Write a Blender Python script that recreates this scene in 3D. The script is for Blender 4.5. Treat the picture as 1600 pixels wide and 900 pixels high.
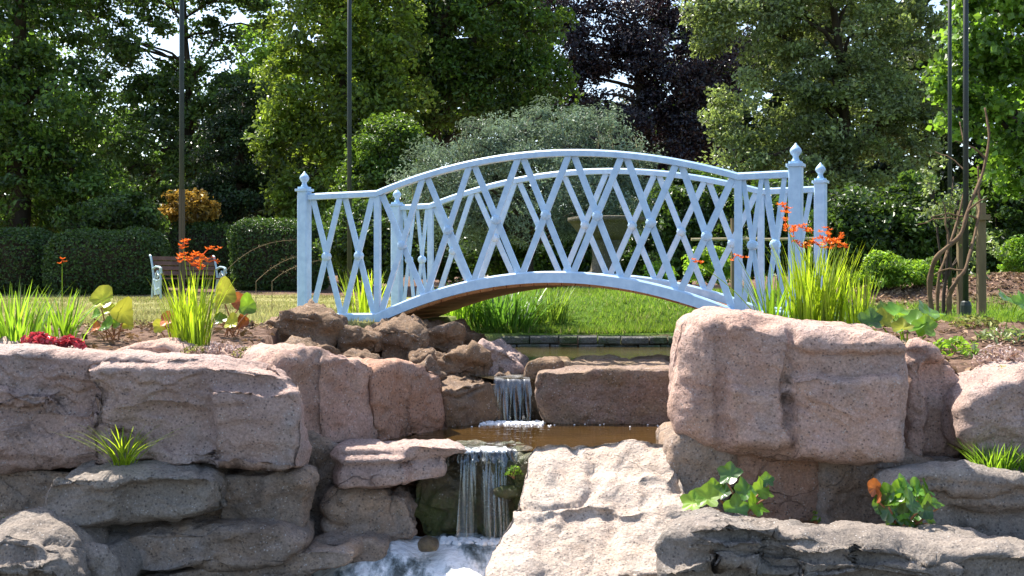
import bpy, math, random, zlib
import numpy as np
from math import radians, pi, sin, cos

# ------------------------------------------------------------------ camera, sky, sun
for o in list(bpy.data.objects): bpy.data.objects.remove(o)
S = bpy.context.scene
COL = S.collection
F_PX, EYE, HOR = 1786.0, 0.30, 443.0          # focal length in photo pixels, eye height, horizon row
cam = bpy.data.objects.new('camera', bpy.data.cameras.new('camera'))
COL.objects.link(cam); S.camera = cam
cam.data.sensor_width = 36; cam.data.lens = 36 * F_PX / 1600
cam.data.shift_y = (HOR - 450) / 1600
cam.data.clip_start = .05; cam.data.clip_end = 2000
cam.location = (0, 0, EYE); cam.rotation_euler = (pi / 2, 0, 0)

SUN_AZ, SUN_EL = -42.0, 58.0                   # azimuth from +Y (negative = left), elevation
W = bpy.data.worlds.new('World'); S.world = W; W.use_nodes = True
wn = W.node_tree.nodes; bg = wn['Background']
sky = wn.new('ShaderNodeTexSky'); sky.sky_type = 'NISHITA'; sky.sun_disc = False
sky.sun_elevation = radians(SUN_EL); sky.sun_rotation = radians(SUN_AZ)
sky.dust_density = 1.6; sky.air_density = 1.0
W.node_tree.links.new(sky.outputs[0], bg.inputs[0]); bg.inputs[1].default_value = 0.14
sl = bpy.data.lights.new('sun', 'SUN'); sl.energy = 5.0; sl.angle = radians(.53); sl.color = (1, .94, .84)
sun = bpy.data.objects.new('sun', sl); COL.objects.link(sun)
sun.rotation_euler = (radians(90 - SUN_EL), 0, radians(180 - SUN_AZ))
sun.location = (-10, 20, 25)
S.view_settings.view_transform = 'Standard'; S.view_settings.look = 'None'
S.view_settings.gamma = 1; S.view_settings.exposure = 1.2; S.view_settings.use_curve_mapping = False
S.render.engine = 'CYCLES'
S.cycles.max_bounces = 8; S.cycles.transparent_max_bounces = 12

# ------------------------------------------------------------------ helpers
rng = np.random.default_rng(7)
def P(px, py, d):
    return np.array([(px - 800) / F_PX * d, d, EYE - (py - HOR) / F_PX * d])
def ground_at(px, d, z=0.0):
    return np.array([(px - 800) / F_PX * d, d, z])

def hash3(ix, iy, iz, seed):
    h = (ix.astype(np.int64) * 374761393 + iy.astype(np.int64) * 668265263 + iz.astype(np.int64) * 2147483647 + seed * 1274126177) & 0xffffffff
    h = ((h ^ (h >> 13)) * 1274126177) & 0xffffffff
    h = ((h ^ (h >> 16)) * 2246822519) & 0xffffffff
    return ((h ^ (h >> 15)) & 0xffffff) / float(0xffffff)
def vnoise(p, seed=0):
    i = np.floor(p).astype(np.int64); f = p - i; f = f * f * f * (f * (f * 6 - 15) + 10)
    r = 0
    for dx in (0, 1):
        for dy in (0, 1):
            for dz in (0, 1):
                w = (f[:, 0] if dx else 1 - f[:, 0]) * (f[:, 1] if dy else 1 - f[:, 1]) * (f[:, 2] if dz else 1 - f[:, 2])
                r = r + w * hash3(i[:, 0] + dx, i[:, 1] + dy, i[:, 2] + dz, seed)
    return r * 2 - 1
def fbm(p, seed=0, o=4):
    r = 0; a = 1.0; t = 0
    for k in range(o):
        r = r + a * vnoise(p * 2 ** k + 17.3 * k, seed + k); t += a; a *= .5
    return r / t
def sstep(a, b, x):
    t = np.clip((x - a) / (b - a), 0, 1); return t * t * (3 - 2 * t)

def mesh(name, V, faces, attr=None, smooth=False):
    """faces: an (n,k) array, or a list of such arrays"""
    V = np.asarray(V, dtype=np.float32)
    fl = faces if isinstance(faces, list) else [faces]
    fl = [np.asarray(f, dtype=np.int32) for f in fl if len(f)]
    m = bpy.data.meshes.new(name)
    m.vertices.add(len(V)); m.vertices.foreach_set('co', V.ravel())
    loops = np.concatenate([f.ravel() for f in fl])
    tot = np.concatenate([np.full(len(f), f.shape[1], np.int32) for f in fl])
    st = np.concatenate([[0], np.cumsum(tot)[:-1]]).astype(np.int32)
    m.loops.add(len(loops)); m.loops.foreach_set('vertex_index', loops)
    m.polygons.add(len(tot)); m.polygons.foreach_set('loop_start', st); m.polygons.foreach_set('loop_total', tot)
    m.polygons.foreach_set('use_smooth', np.full(len(tot), bool(smooth)))
    if attr:
        for k, a in attr.items():
            at = m.attributes.new(k, 'FLOAT', 'POINT'); at.data.foreach_set('value', np.asarray(a, np.float32))
    m.update(calc_edges=True)
    return m
def root(name, loc, label, cat, group=None):
    o = bpy.data.objects.new(name, None); COL.objects.link(o); o.location = [float(c) for c in loc]
    o.empty_display_size = .1
    o['label'] = label; o['category'] = cat
    if group: o['group'] = group
    return o
def top_loc(o):
    while o.parent: o = o.parent
    return np.array(o.location)
def obj(name, V, faces, mat, parent=None, attr=None, smooth=False, kind=None, label=None, cat=None, group=None, origin=None):
    V = np.asarray(V, float)
    if parent is not None: V = V - top_loc(parent)
    elif origin is not None: V = V - np.asarray(origin)
    o = bpy.data.objects.new(name, mesh(name, V, faces, attr, smooth))
    COL.objects.link(o); o.data.materials.append(mat)
    if parent is not None: o.parent = parent
    elif origin is not None: o.location = [float(c) for c in origin]
    if kind: o['kind'] = kind
    if label: o['label'] = label
    if cat: o['category'] = cat
    if group: o['group'] = group
    return o
class MB:
    """collects shapes of one mesh"""
    def __init__(s): s.V = []; s.Q = []; s.T = []; s.n = 0; s.A = []
    def add(s, V, Q=(), T=(), a=None):
        V = np.asarray(V, float); s.V.append(V)
        if len(Q): s.Q.append(np.asarray(Q) + s.n)
        if len(T): s.T.append(np.asarray(T) + s.n)
        s.A.append(np.full(len(V), .5 if a is None else a)); s.n += len(V)
    def faces(s):
        r = []
        if s.Q: r.append(np.concatenate(s.Q))
        if s.T: r.append(np.concatenate(s.T))
        return r
    def build(s, name, mat, parent=None, **k):
        return obj(name, np.concatenate(s.V), s.faces(), mat, parent, attr={'rnd': np.concatenate(s.A)}, **k)
BOXQ = np.array([[0, 3, 2, 1], [4, 5, 6, 7], [0, 1, 5, 4], [1, 2, 6, 5], [2, 3, 7, 6], [3, 0, 4, 7]])
def unit(v): v = np.asarray(v, float); return v / (np.linalg.norm(v) + 1e-12)
def beam(b, p0, p1, w, t, up, bev=0.0):
    """box from p0 to p1; t along 'up' x axis normal, w in the plane across"""
    p0 = np.asarray(p0, float); p1 = np.asarray(p1, float); ax = unit(p1 - p0); n = unit(np.asarray(up, float)); s = unit(np.cross(ax, n)); n = np.cross(s, ax)
    if bev > 0:
        c = [(-w/2+bev, -t/2), (w/2-bev, -t/2), (w/2, -t/2+bev), (w/2, t/2-bev), (w/2-bev, t/2), (-w/2+bev, t/2), (-w/2, t/2-bev), (-w/2, -t/2+bev)]
        k = 8
        V = [p + s * x + n * y for p in (p0, p1) for x, y in c]
        Q = [[i, (i+1) % k, k + (i+1) % k, k + i] for i in range(k)]
        Q += [[0, 7, 6, 5], [0, 5, 4, 1], [1, 4, 3, 2], [8, 13, 14, 15], [8, 9, 12, 13], [9, 10, 11, 12]]
        b.add(V, Q)
    else:
        V = [p + s * x * w/2 + n * y * t/2 for p in (p0, p1) for x, y in ((-1, -1), (1, -1), (1, 1), (-1, 1))]
        b.add(V, BOXQ)
def tube(b, pts, rad, k=6, cap=True, a=None):
    pts = np.asarray(pts, float); n = len(pts); rad = np.broadcast_to(rad, n)
    tan = np.gradient(pts, axis=0); V = []
    ref = np.array([0.13, 1, .21]) if abs(unit(tan[0])[2]) > .7 else np.array([.1, .2, 1.])
    for i in range(n):
        t = unit(tan[i]); s = unit(np.cross(t, ref)); u = np.cross(s, t)
        for j in range(k):
            V.append(pts[i] + rad[i] * (s * cos(2*pi*j/k) + u * sin(2*pi*j/k)))
    Q = [[i*k+j, i*k+(j+1) % k, (i+1)*k+(j+1) % k, (i+1)*k+j] for i in range(n-1) for j in range(k)]
    T = []
    if cap:
        V += [pts[0], pts[-1]]
        T = [[n*k, (j+1) % k, j] for j in range(k)] + [[n*k+1, (n-1)*k+j, (n-1)*k+(j+1) % k] for j in range(k)]
    b.add(V, Q, T, a)
def lathe(b, base, prof, k=12):
    base = np.asarray(base, float); V = []; n = len(prof)
    for r, z in prof:
        for j in range(k): V.append(base + [r * cos(2*pi*(j+.5)/k), r * sin(2*pi*(j+.5)/k), z])
    Q = [[i*k+j, i*k+(j+1) % k, (i+1)*k+(j+1) % k, (i+1)*k+j] for i in range(n-1) for j in range(k)]
    V += [base + [0, 0, prof[0][1]], base + [0, 0, prof[-1][1]]]
    T = [[n*k, (j+1) % k, j] for j in range(k)] + [[n*k+1, (n-1)*k+j, (n-1)*k+(j+1) % k] for j in range(k)]
    b.add(V, Q, T)

# ------------------------------------------------------------------ materials
def newmat(name):
    m = bpy.data.materials.new(name); m.use_nodes = True
    nt = m.node_tree; nt.nodes.clear()
    out = nt.nodes.new('ShaderNodeOutputMaterial'); return m, nt, out
class NT:
    def __init__(s, nt): s.nt = nt
    def n(s, t, **k):
        nd = s.nt.nodes.new(t)
        for a, v in k.items(): setattr(nd, a, v)
        return nd
    def l(s, a, b): s.nt.links.new(a, b)
    def noise(s, vec, scale, detail=4, rough=.55):
        nd = s.n('ShaderNodeTexNoise'); nd.inputs['Scale'].default_value = scale; nd.inputs['Detail'].default_value = detail; nd.inputs['Roughness'].default_value = rough
        if vec is not None: s.l(vec, nd.inputs['Vector'])
        return nd.outputs['Fac']
    def ramp(s, fac, stops):
        nd = s.n('ShaderNodeValToRGB'); cr = nd.color_ramp
        while len(cr.elements) < len(stops): cr.elements.new(.5)
        for e, (p, c) in zip(cr.elements, stops):
            e.position = p; e.color = (*c, 1) if not isinstance(c, (int, float)) else (c, c, c, 1)
        s.l(fac, nd.inputs[0]); return nd.outputs[0]
    def mix(s, fac, a, b, mode='MIX'):
        nd = s.n('ShaderNodeMix', data_type='RGBA', blend_type=mode)
        for sock, v in ((nd.inputs[0], fac), (nd.inputs[6], a), (nd.inputs[7], b)):
            if isinstance(v, (int, float)): sock.default_value = v
            elif isinstance(v, tuple): sock.default_value = (*v, 1)
            else: s.l(v, sock)
        return nd.outputs[2]
    def math(s, op, a, b=0.0):
        nd = s.n('ShaderNodeMath', operation=op)
        for sock, v in ((nd.inputs[0], a), (nd.inputs[1], b)):
            if isinstance(v, (int, float)): sock.default_value = v
            else: s.l(v, sock)
        return nd.outputs[0]
    def pos(s): return s.n('ShaderNodeNewGeometry').outputs['Position']
    def attr(s, name): return s.n('ShaderNodeAttribute', attribute_name=name).outputs['Fac']
    def bump(s, h, dist, strength=1.0, nrm=None):
        nd = s.n('ShaderNodeBump'); nd.inputs['Distance'].default_value = dist; nd.inputs['Strength'].default_value = strength
        s.l(h, nd.inputs['Height'])
        if nrm is not None: s.l(nrm, nd.inputs['Normal'])
        return nd.outputs[0]
    def bsdf(s, color, rough=.7, spec=.3, nrm=None, **k):
        nd = s.n('ShaderNodeBsdfPrincipled')
        for sock, v in ((nd.inputs['Base Color'], color), (nd.inputs['Roughness'], rough), (nd.inputs['Specular IOR Level'], spec)):
            if isinstance(v, (int, float)): sock.default_value = v
            elif isinstance(v, tuple): sock.default_value = (*v, 1)
            else: s.l(v, sock)
        if nrm is not None: s.l(nrm, nd.inputs['Normal'])
        for a, v in k.items(): nd.inputs[a].default_value = v
        return nd.outputs[0]

LB = 1.0
def leaf_mat(name, dark, light, trans, tfac=.4, rough=.42, spec=.5):
    dark = tuple(c_ * LB * .85 for c_ in dark); light = tuple(min(.9, c_ * LB) for c_ in light); trans = tuple(min(.95, c_ * LB) for c_ in trans)
    m, nt, out = newmat(name); g = NT(nt)
    r = g.attr('rnd'); col = g.ramp(r, [(0, tuple(c * .6 for c in dark)), (.6, light), (1, tuple(min(.9, c * 1.9) for c in light))])  # random leaf tone; bright end also paints sun glints into the colour
    tc = g.ramp(r, [(0, tuple(c * .5 for c in trans)), (1, tuple(min(.95, c * 1.2) for c in trans))])
    a = g.bsdf(col, rough, spec); t = g.n('ShaderNodeBsdfTranslucent'); g.l(tc, t.inputs[0])
    mx = g.n('ShaderNodeMixShader'); mx.inputs[0].default_value = tfac
    g.l(a, mx.inputs[1]); g.l(t.outputs[0], mx.inputs[2]); g.l(mx.outputs[0], out.inputs[0]); return m

def rock_mat(name, cols, mul=1.0, stain=(.10, .075, .05), stain_amt=.35, speck=.6, moss=None, rough=.85, wet=0):
    cols = [tuple(x * mul for x in c_) for c_ in cols]
    m, nt, out = newmat(name); g = NT(nt); p = g.pos()
    n1 = g.noise(p, 2.2, 5, .6); n2 = g.noise(p, 7, 5, .6)
    c = g.ramp(n1, [(.34, cols[0]), (.5, cols[1]), (.66, cols[2])])
    c = g.mix(g.ramp(n2, [(.42, 0.), (.62, .55)]), c, cols[-1])
    st = g.ramp(g.noise(p, 1.3, 6, .7), [(.52, 0.), (.68, stain_amt)])
    c = g.mix(st, c, stain)
    vo = g.n('ShaderNodeTexVoronoi'); vo.inputs['Scale'].default_value = 52; g.l(p, vo.inputs['Vector'])
    dark = g.math('MULTIPLY', g.ramp(vo.outputs['Distance'], [(.20, 1.), (.34, 0.)]), g.ramp(g.noise(p, 28, 1), [(.46, 0.), (.54, speck)]))
    c = g.mix(dark, c, (.05, .045, .05))
    vo2 = g.n('ShaderNodeTexVoronoi'); vo2.inputs['Scale'].default_value = 60; g.l(p, vo2.inputs['Vector'])
    lite = g.math('MULTIPLY', g.ramp(vo2.outputs['Distance'], [(.16, 1.), (.28, 0.)]), g.ramp(g.noise(p, 24, 1), [(.52, 0.), (.58, speck)]))
    c = g.mix(lite, c, (.62, .58, .55))
    grain = g.noise(p, 75, 4, .75)
    c = g.mix(1.0, c, g.ramp(grain, [(.32, .66), (.68, 1.25)]), 'MULTIPLY')
    if moss:
        c = g.mix(g.ramp(g.noise(p, 3.5, 6, .7), [(.45, 0.), (.6, .8)]), c, moss)
    ds = g.n('ShaderNodeVectorMath', operation='ADD'); nz = g.n('ShaderNodeTexNoise'); nz.inputs['Scale'].default_value = 2.2; nz.inputs['Detail'].default_value = 4; g.l(p, nz.inputs['Vector'])
    sc_ = g.n('ShaderNodeVectorMath', operation='SCALE'); sc_.inputs['Scale'].default_value = .55; g.l(nz.outputs['Color'], sc_.inputs[0]); g.l(p, ds.inputs[0]); g.l(sc_.outputs[0], ds.inputs[1])
    mp = g.n('ShaderNodeMapping'); mp.inputs['Scale'].default_value = (1, 1, 2.1); g.l(ds.outputs[0], mp.inputs[0])
    ve = g.n('ShaderNodeTexVoronoi', feature='DISTANCE_TO_EDGE'); ve.inputs['Scale'].default_value = 1.9; g.l(mp.outputs[0], ve.inputs['Vector'])
    ckm = g.math('MULTIPLY', g.ramp(ve.outputs['Distance'], [(.003, 1.), (.018, 0.)]), g.ramp(g.noise(p, 1.7, 3), [(.50, 0.), (.64, .7)]))
    c = g.mix(ckm, c, tuple(x * .5 for x in cols[0]))
    c = g.mix(g.ramp(g.noise(p, 3.1, 7, .75), [(.60, 0.), (.70, .22)]), c, (.46, .42, .37))
    h1 = g.noise(p, 14, 6, .62); h2 = g.noise(p, 60, 5, .75)
    nb = g.bump(g.math('SUBTRACT', h1, g.math('MULTIPLY', ckm, .5)), .045, .8); nb = g.bump(h2, .014, .9, nb)
    g.l(g.bsdf(c, rough, .25 + wet * .3, nb), out.inputs[0]); return m

def simple_mat(name, c0, c1, scale=8, rough=.6, spec=.3, bump=.004, bscale=40, stretch=None):
    m, nt, out = newmat(name); g = NT(nt); p = g.pos()
    if stretch:
        mp = g.n('ShaderNodeMapping'); mp.inputs['Scale'].default_value = stretch; g.l(p, mp.inputs[0]); p = mp.outputs[0]
    c = g.mix(g.ramp(g.noise(p, scale, 5, .6), [(.35, 0.), (.65, 1.)]), c0, c1)
    g.l(g.bsdf(c, rough, spec, g.bump(g.noise(p, bscale, 4), bump, .6)), out.inputs[0]); return m

M = {}
PINK = [(.37, .235, .185), (.48, .315, .255), (.44, .325, .285), (.51, .34, .255)]
M['pink'] = rock_mat('pink_stone', PINK, 1.14)
M['pinkgrey'] = rock_mat('pink_grey_stone', [(.33, .225, .19), (.43, .30, .255), (.36, .295, .27), (.48, .34, .28)], 1.14, stain=(.09, .085, .085))
M['cream'] = rock_mat('sunlit_tint_stone', [(.42, .35, .29), (.52, .43, .36), (.48, .40, .34), (.46, .34, .26)], 1.15, stain=(.20, .15, .11), stain_amt=.5)  # same stone as the others, sunlit paleness put into the colour
M['grey'] = rock_mat('grey_stone', [(.27, .225, .19), (.36, .30, .255), (.30, .265, .235), (.40, .34, .285)], .84, stain=(.10, .09, .075))
M['orange'] = rock_mat('orange_pink_stone', [(.38, .22, .155), (.47, .28, .20), (.42, .29, .23), (.45, .24, .15)], 1.0, stain=(.15, .09, .05))
M['brown'] = rock_mat('brown_stone', [(.16, .10, .065), (.25, .16, .10), (.20, .14, .10), (.30, .20, .12)], stain=(.07, .05, .03), stain_amt=.6)
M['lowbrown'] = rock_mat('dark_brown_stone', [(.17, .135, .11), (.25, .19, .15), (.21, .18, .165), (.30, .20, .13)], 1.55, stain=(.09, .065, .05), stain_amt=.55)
M['wet'] = rock_mat('wet_mossy_stone', [(.06, .045, .025), (.14, .10, .05), (.09, .07, .035), (.17, .11, .045)], stain=(.02, .02, .012), stain_amt=.7, moss=(.06, .085, .012), rough=.35, wet=1)
M['blockbrown'] = rock_mat('brown_block_stone', [(.26, .18, .14), (.33, .23, .18), (.29, .21, .17), (.32, .22, .13)], stain=(.12, .085, .035), stain_amt=.6)
M['tan'] = rock_mat('tan_flat_stone', [(.36, .25, .15), (.46, .34, .22), (.38, .28, .19), (.30, .18, .08)])
M['edging'] = rock_mat('grey_edging_stone', [(.10, .09, .08), (.17, .16, .15), (.13, .125, .12), (.15, .15, .13)], moss=(.05, .08, .02))
M['paint'] = simple_mat('pale_blue_paint', (.35, .53, .72), (.46, .65, .83), 16, .42, .5, .0015, 70)
M['paint_far'] = M['paint']
M['wood'] = simple_mat('brown_timber', (.30, .14, .06), (.44, .23, .11), 9, .7, .25, .004, 60, (1, .25, 1))  # bounce light on the deck underside is put into this lighter brown
M['bark'] = simple_mat('bark', (.035, .026, .02), (.075, .058, .042), 6, .9, .15, .02, 18, (1, 1, .3))
M['vine'] = simple_mat('vine_bark', (.10, .062, .038), (.18, .12, .07), 9, .9, .15, .01, 30)
M['postwood'] = simple_mat('weathered_post_wood', (.13, .095, .055), (.22, .165, .09), 6, .85, .2, .006, 40, (1, 1, .2))
M['pole'] = simple_mat('dark_green_pole_paint', (.018, .026, .022), (.030, .038, .032), 9, .5, .4, .001, 60)
M['polewood'] = simple_mat('brown_pole_wood', (.055, .042, .03), (.085, .065, .045), 9, .7, .3, .002, 60, (1, 1, .2))
M['iron'] = simple_mat('pale_blue_iron', (.32, .45, .52), (.42, .55, .62), 9, .5, .4, .001, 60)
M['slat'] = simple_mat('bench_slat_wood', (.10, .05, .035), (.16, .09, .065), 9, .6, .3, .002, 60)
M['urn'] = rock_mat('urn_stone', [(.08, .07, .05), (.125, .11, .08), (.10, .095, .065), (.14, .12, .075)], stain=(.06, .06, .03), stain_amt=.6)
M['stem'] = simple_mat('dry_stem', (.36, .29, .16), (.48, .40, .24), 20, .8, .2, .001, 80)
M['redstem'] = simple_mat('reddish_stem', (.22, .09, .05), (.30, .14, .07), 20, .7, .3, .001, 80)
LB = 1.3
M['lf_oak'] = leaf_mat('leaf_dark_oak', (.022, .050, .011), (.060, .108, .021), (.16, .29, .03), .36)
M['lf_loose'] = leaf_mat('leaf_loose', (.022, .048, .014), (.060, .102, .026), (.14, .25, .035), .35)
M['lf_yew'] = leaf_mat('leaf_yew', (.010, .026, .010), (.022, .045, .014), (.04, .08, .015), .2)
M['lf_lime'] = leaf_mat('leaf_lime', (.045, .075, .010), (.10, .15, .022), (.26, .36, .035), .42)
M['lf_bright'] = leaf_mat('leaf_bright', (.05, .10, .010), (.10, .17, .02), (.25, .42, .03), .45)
M['lf_big'] = leaf_mat('leaf_big_tree', (.022, .050, .008), (.050, .095, .016), (.16, .27, .022), .38)
M['lf_copper'] = leaf_mat('leaf_copper', (.008, .007, .011), (.021, .016, .021), (.028, .014, .016), .22, .34, .6)
M['lf_grey'] = leaf_mat('leaf_grey_green', (.05, .078, .028), (.15, .18, .08), (.28, .37, .08), .36, .40, .6)
M['lf_maple'] = leaf_mat('leaf_maple', (.05, .10, .014), (.10, .17, .028), (.24, .42, .035), .45)
M['lf_silver'] = leaf_mat('leaf_silver', (.07, .11, .085), (.15, .20, .16), (.17, .23, .12), .35, .5, .4)
M['lf_hedge'] = leaf_mat('leaf_hedge', (.016, .040, .010), (.045, .085, .020), (.09, .17, .02), .3, .4, .5)
M['lf_gold'] = leaf_mat('leaf_gold', (.14, .10, .02), (.34, .22, .04), (.42, .26, .04), .4)
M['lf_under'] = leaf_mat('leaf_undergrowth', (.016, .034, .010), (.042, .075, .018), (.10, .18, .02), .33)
M['lf_fresh'] = leaf_mat('leaf_fresh', (.06, .13, .014), (.13, .22, .025), (.30, .48, .03), .45)
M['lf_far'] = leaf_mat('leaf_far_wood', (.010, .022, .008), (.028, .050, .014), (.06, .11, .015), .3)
LB = 1.0
M['bl_iris'] = leaf_mat('blade_green', (.06, .16, .012), (.12, .25, .02), (.36, .60, .03), .5, .4, .5)
M['bl_croc'] = leaf_mat('blade_yellow_green', (.13, .22, .012), (.24, .34, .02), (.58, .78, .03), .5, .4, .5)
M['bl_day'] = leaf_mat('blade_deep_green', (.03, .085, .012), (.07, .15, .025), (.16, .34, .03), .42, .35, .6)
M['grass'] = leaf_mat('lawn_blade', (.055, .125, .014), (.14, .23, .03), (.30, .46, .04), .42, .5, .3)
M['drygrass'] = leaf_mat('dry_lawn_blade', (.20, .20, .07), (.38, .34, .14), (.46, .44, .16), .35, .6, .2)
M['litter'] = leaf_mat('leaf_litter', (.10, .06, .035), (.28, .19, .12), (.22, .14, .06), .15, .8, .2)
M['flower'] = leaf_mat('orange_petal', (.72, .07, .015), (.88, .20, .03), (.9, .18, .02), .35, .5, .3)
M['pinkdry'] = leaf_mat('pink_dry_leaf', (.34, .22, .18), (.58, .44, .40), (.5, .36, .30), .3, .7, .2)
M['olive'] = leaf_mat('olive_leaf', (.12, .14, .04), (.25, .27, .09), (.35, .36, .08), .35, .6, .2)
M['red'] = leaf_mat('red_leaf', (.16, .012, .02), (.42, .05, .06), (.62, .06, .08), .4, .35, .6)
M['lf_round'] = leaf_mat('round_leaf_yellow', (.22, .26, .015), (.40, .42, .03), (.44, .44, .05), .42, .4, .4)
M['lf_round_g'] = leaf_mat('round_leaf_green', (.05, .15, .012), (.10, .23, .025), (.32, .55, .03), .42, .3, .6)
M['lf_berg'] = leaf_mat('thick_leaf_green', (.025, .09, .015), (.06, .15, .025), (.22, .42, .03), .36, .25, .7)
M['lf_orange'] = leaf_mat('orange_leaf', (.26, .06, .02), (.40, .12, .035), (.5, .16, .03), .35)

def water_mat(name, col, rough=.03, bumpd=.006, scale=7):
    m, nt, out = newmat(name); g = NT(nt); p = g.pos()
    mp = g.n('ShaderNodeMapping'); mp.inputs['Scale'].default_value = (1, 2.2, 1); g.l(p, mp.inputs[0])
    h = g.noise(mp.outputs[0], scale, 3, .5)
    c = g.mix(g.ramp(g.noise(p, 1.6, 4), [(.35, 0.), (.65, 1.)]), col, tuple(x * 1.8 for x in col))
    g.l(g.bsdf(c, rough, .5, g.bump(h, bumpd, .8), IOR=1.33), out.inputs[0]); return m
M['pool'] = water_mat('brown_pool_water', (.034, .018, .004))
M['stream'] = water_mat('dark_stream_water', (.045, .035, .015), .05, .012, 9)
M['lowpool'] = water_mat('lower_pool_water', (.05, .05, .045), .06, .02, 12)
def fall_mat(name, axis_scale, lo, hi, white=.85):
    m, nt, out = newmat(name); g = NT(nt); p = g.pos()
    mp = g.n('ShaderNodeMapping'); mp.inputs['Scale'].default_value = axis_scale; g.l(p, mp.inputs[0])
    n = g.noise(mp.outputs[0], 1.0, 3.5, .62)
    a = g.ramp(n, [(lo, 0.), (hi, 1.)])
    w = g.bsdf((white, white * .985, white * .97), .25, .5, g.bump(n, .01, .5))
    t = g.n('ShaderNodeBsdfTransparent'); t.inputs[0].default_value = (.80, .82, .80, 1)
    gl = g.n('ShaderNodeBsdfGlossy'); gl.inputs['Roughness'].default_value = .08; gl.inputs[0].default_value = (.9, .95, 1, 1)
    fr = g.n('ShaderNodeMixShader'); fr.inputs[0].default_value = .10; g.l(t.outputs[0], fr.inputs[1]); g.l(gl.outputs[0], fr.inputs[2])
    mx = g.n('ShaderNodeMixShader'); g.l(a, mx.inputs[0]); g.l(fr.outputs[0], mx.inputs[1]); g.l(w, mx.inputs[2])
    g.l(mx.outputs[0], out.inputs[0]); return m
M['fall'] = fall_mat('falling_water', (8, 8, .4), .46, 1.1, .72)
M['lip'] = fall_mat('lip_water', (12, 10, 5), .50, .86, .85)
M['foam'] = simple_mat('white_foam', (.78, .79, .80), (.9, .9, .9), 12, .4, .5, .01, 60)
def cascade_mat():
    m, nt, out = newmat('rushing_water'); g = NT(nt); p = g.pos()
    mp = g.n('ShaderNodeMapping'); mp.inputs['Scale'].default_value = (1.6, .55, 1); mp.inputs['Rotation'].default_value = (0, 0, .45); g.l(p, mp.inputs[0])
    n = g.noise(mp.outputs[0], 5.5, 6, .62)
    c = g.ramp(n, [(.34, (.08, .10, .10)), (.42, (.35, .40, .42)), (.50, (.9, .91, .92))])
    g.l(g.bsdf(c, .18, .5, g.bump(g.noise(p, 30, 5), .03, .8)), out.inputs[0]); return m
M['cascade'] = cascade_mat()

# ------------------------------------------------------------------ terrain
Z_UP, Z_MID, Z_LOW = -0.330, -0.60, -1.20
UP = np.array([(-.30, 7.55), (.12, 7.5), (1.20, 7.5), (1.55, 9.2), (2.3, 10.1), (4, 10.4), (9, 10.6), (9, 11.4), (2.2, 11.35), (.9, 11.45), (.1, 11.5), (-.45, 11.1), (-.55, 10), (-.45, 9)])
MID = np.array([(-1.25, 5.2), (1.5, 5.2), (1.55, 7.7), (-.1, 7.7), (-.5, 7.4), (-1.0, 6.8)])
RK = np.array([(-1.35, 6.3), (-1.45, 7.0), (-1.6, 7.7), (-1.55, 8.3), (-1.2, 8.75), (-.75, 9.05), (-.45, 9.4), (0, 8.3), (-.3, 5.2), (-1.3, 5.2)])
def sdist(poly, x, y):
    p = np.stack([x, y], -1); inside = np.zeros(x.shape, bool); dm = np.full(x.shape, 1e9); n = len(poly)
    for i in range(n):
        a, b = poly[i], poly[(i+1) % n]; e = b - a; t = np.clip(((p - a) @ e) / (e @ e), 0, 1)
        dm = np.minimum(dm, np.hypot(*np.moveaxis(p - a - t[..., None] * e, -1, 0)))
        c = ((a[1] > y) != (b[1] > y)) & (x < (b[0] - a[0]) * (y - a[1]) / (b[1] - a[1] + 1e-12) + a[0]); inside ^= c
    return np.where(inside, -dm, dm)
def front_edge(x):   # where the planted terrace ends above the retaining rocks
    return np.interp(x, [-30, -3, -2.2, -1.1, -.75, .95, 1.2, 2.0, 2.6, 30], [6.0, 6.0, 6.05, 6.0, 6.0, 5.95, 6.1, 6.15, 6.05, 6.0])
def height(x, y):
    z = .06 * fbm(np.stack([x * .5, y * .5, 0 * x], -1).reshape(-1, 3), 3, 3).reshape(x.shape) * sstep(9, 14, y)
    z = z + .55 * sstep(23, 40, y)
    z = z + .33 * np.exp(-((y - 14.2) / .8) ** 2) * sstep(3.6, 4.6, x) * (1 + .25 * np.sin(x * 2.3))
    z = z + .17 * sstep(11.5, 13, y) * sstep(-1.5, 0, x) * (1 - sstep(3, 4, x)) * (1 - sstep(15, 18, y))   # grassy bank past the stream
    z = z - .21 * (1 - sstep(11.35, 12.7, y)) * sstep(10.6, 10.9, y) * sstep(-1.2, -.5, x) * (1 - sstep(3.2, 4.2, x))
    z = z + .02 * fbm(np.stack([x * 3, y * 3, 0 * x], -1).reshape(-1, 3), 5, 3).reshape(x.shape) * (1 - sstep(7.5, 9, y))
    z = z - .15 * (1 - sstep(5.9, 7.3, y)) * (x < .5) - .24 * (1 - sstep(6.1, 8.6, y)) * sstep(1.9, 2.5, x)
    z = z + (-1.0 - z) * (1 - sstep(-.10, .03, sdist(RK, x, y)))
    z = z + (-.88 - z) * (1 - sstep(-.14, .03, sdist(UP, x, y)))
    z = z + (-1.35 - z) * (1 - sstep(-.1, .05, sdist(MID, x, y)))
    z = z + (-1.75 - z) * (1 - sstep(-.12, .03, y - front_edge(x)))
    return z
def hz(x, y): return float(height(np.array([[float(x)]]), np.array([[float(y)]]))[0, 0])
xs = np.unique(np.concatenate([np.linspace(-90, -8, 34), np.linspace(-8, -3, 40), np.linspace(-3, 4.5, 125), np.linspace(4.5, 9, 40), np.linspace(9, 90, 34)]))
ys = np.unique(np.concatenate([np.linspace(1.5, 5.6, 10), np.linspace(5.6, 12, 110), np.linspace(12, 18, 50), np.linspace(18, 45, 60), np.linspace(45, 160, 20)]))
X, Y = np.meshgrid(xs, ys); Z = height(X, Y)
nx, ny = len(xs), len(ys)
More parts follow.
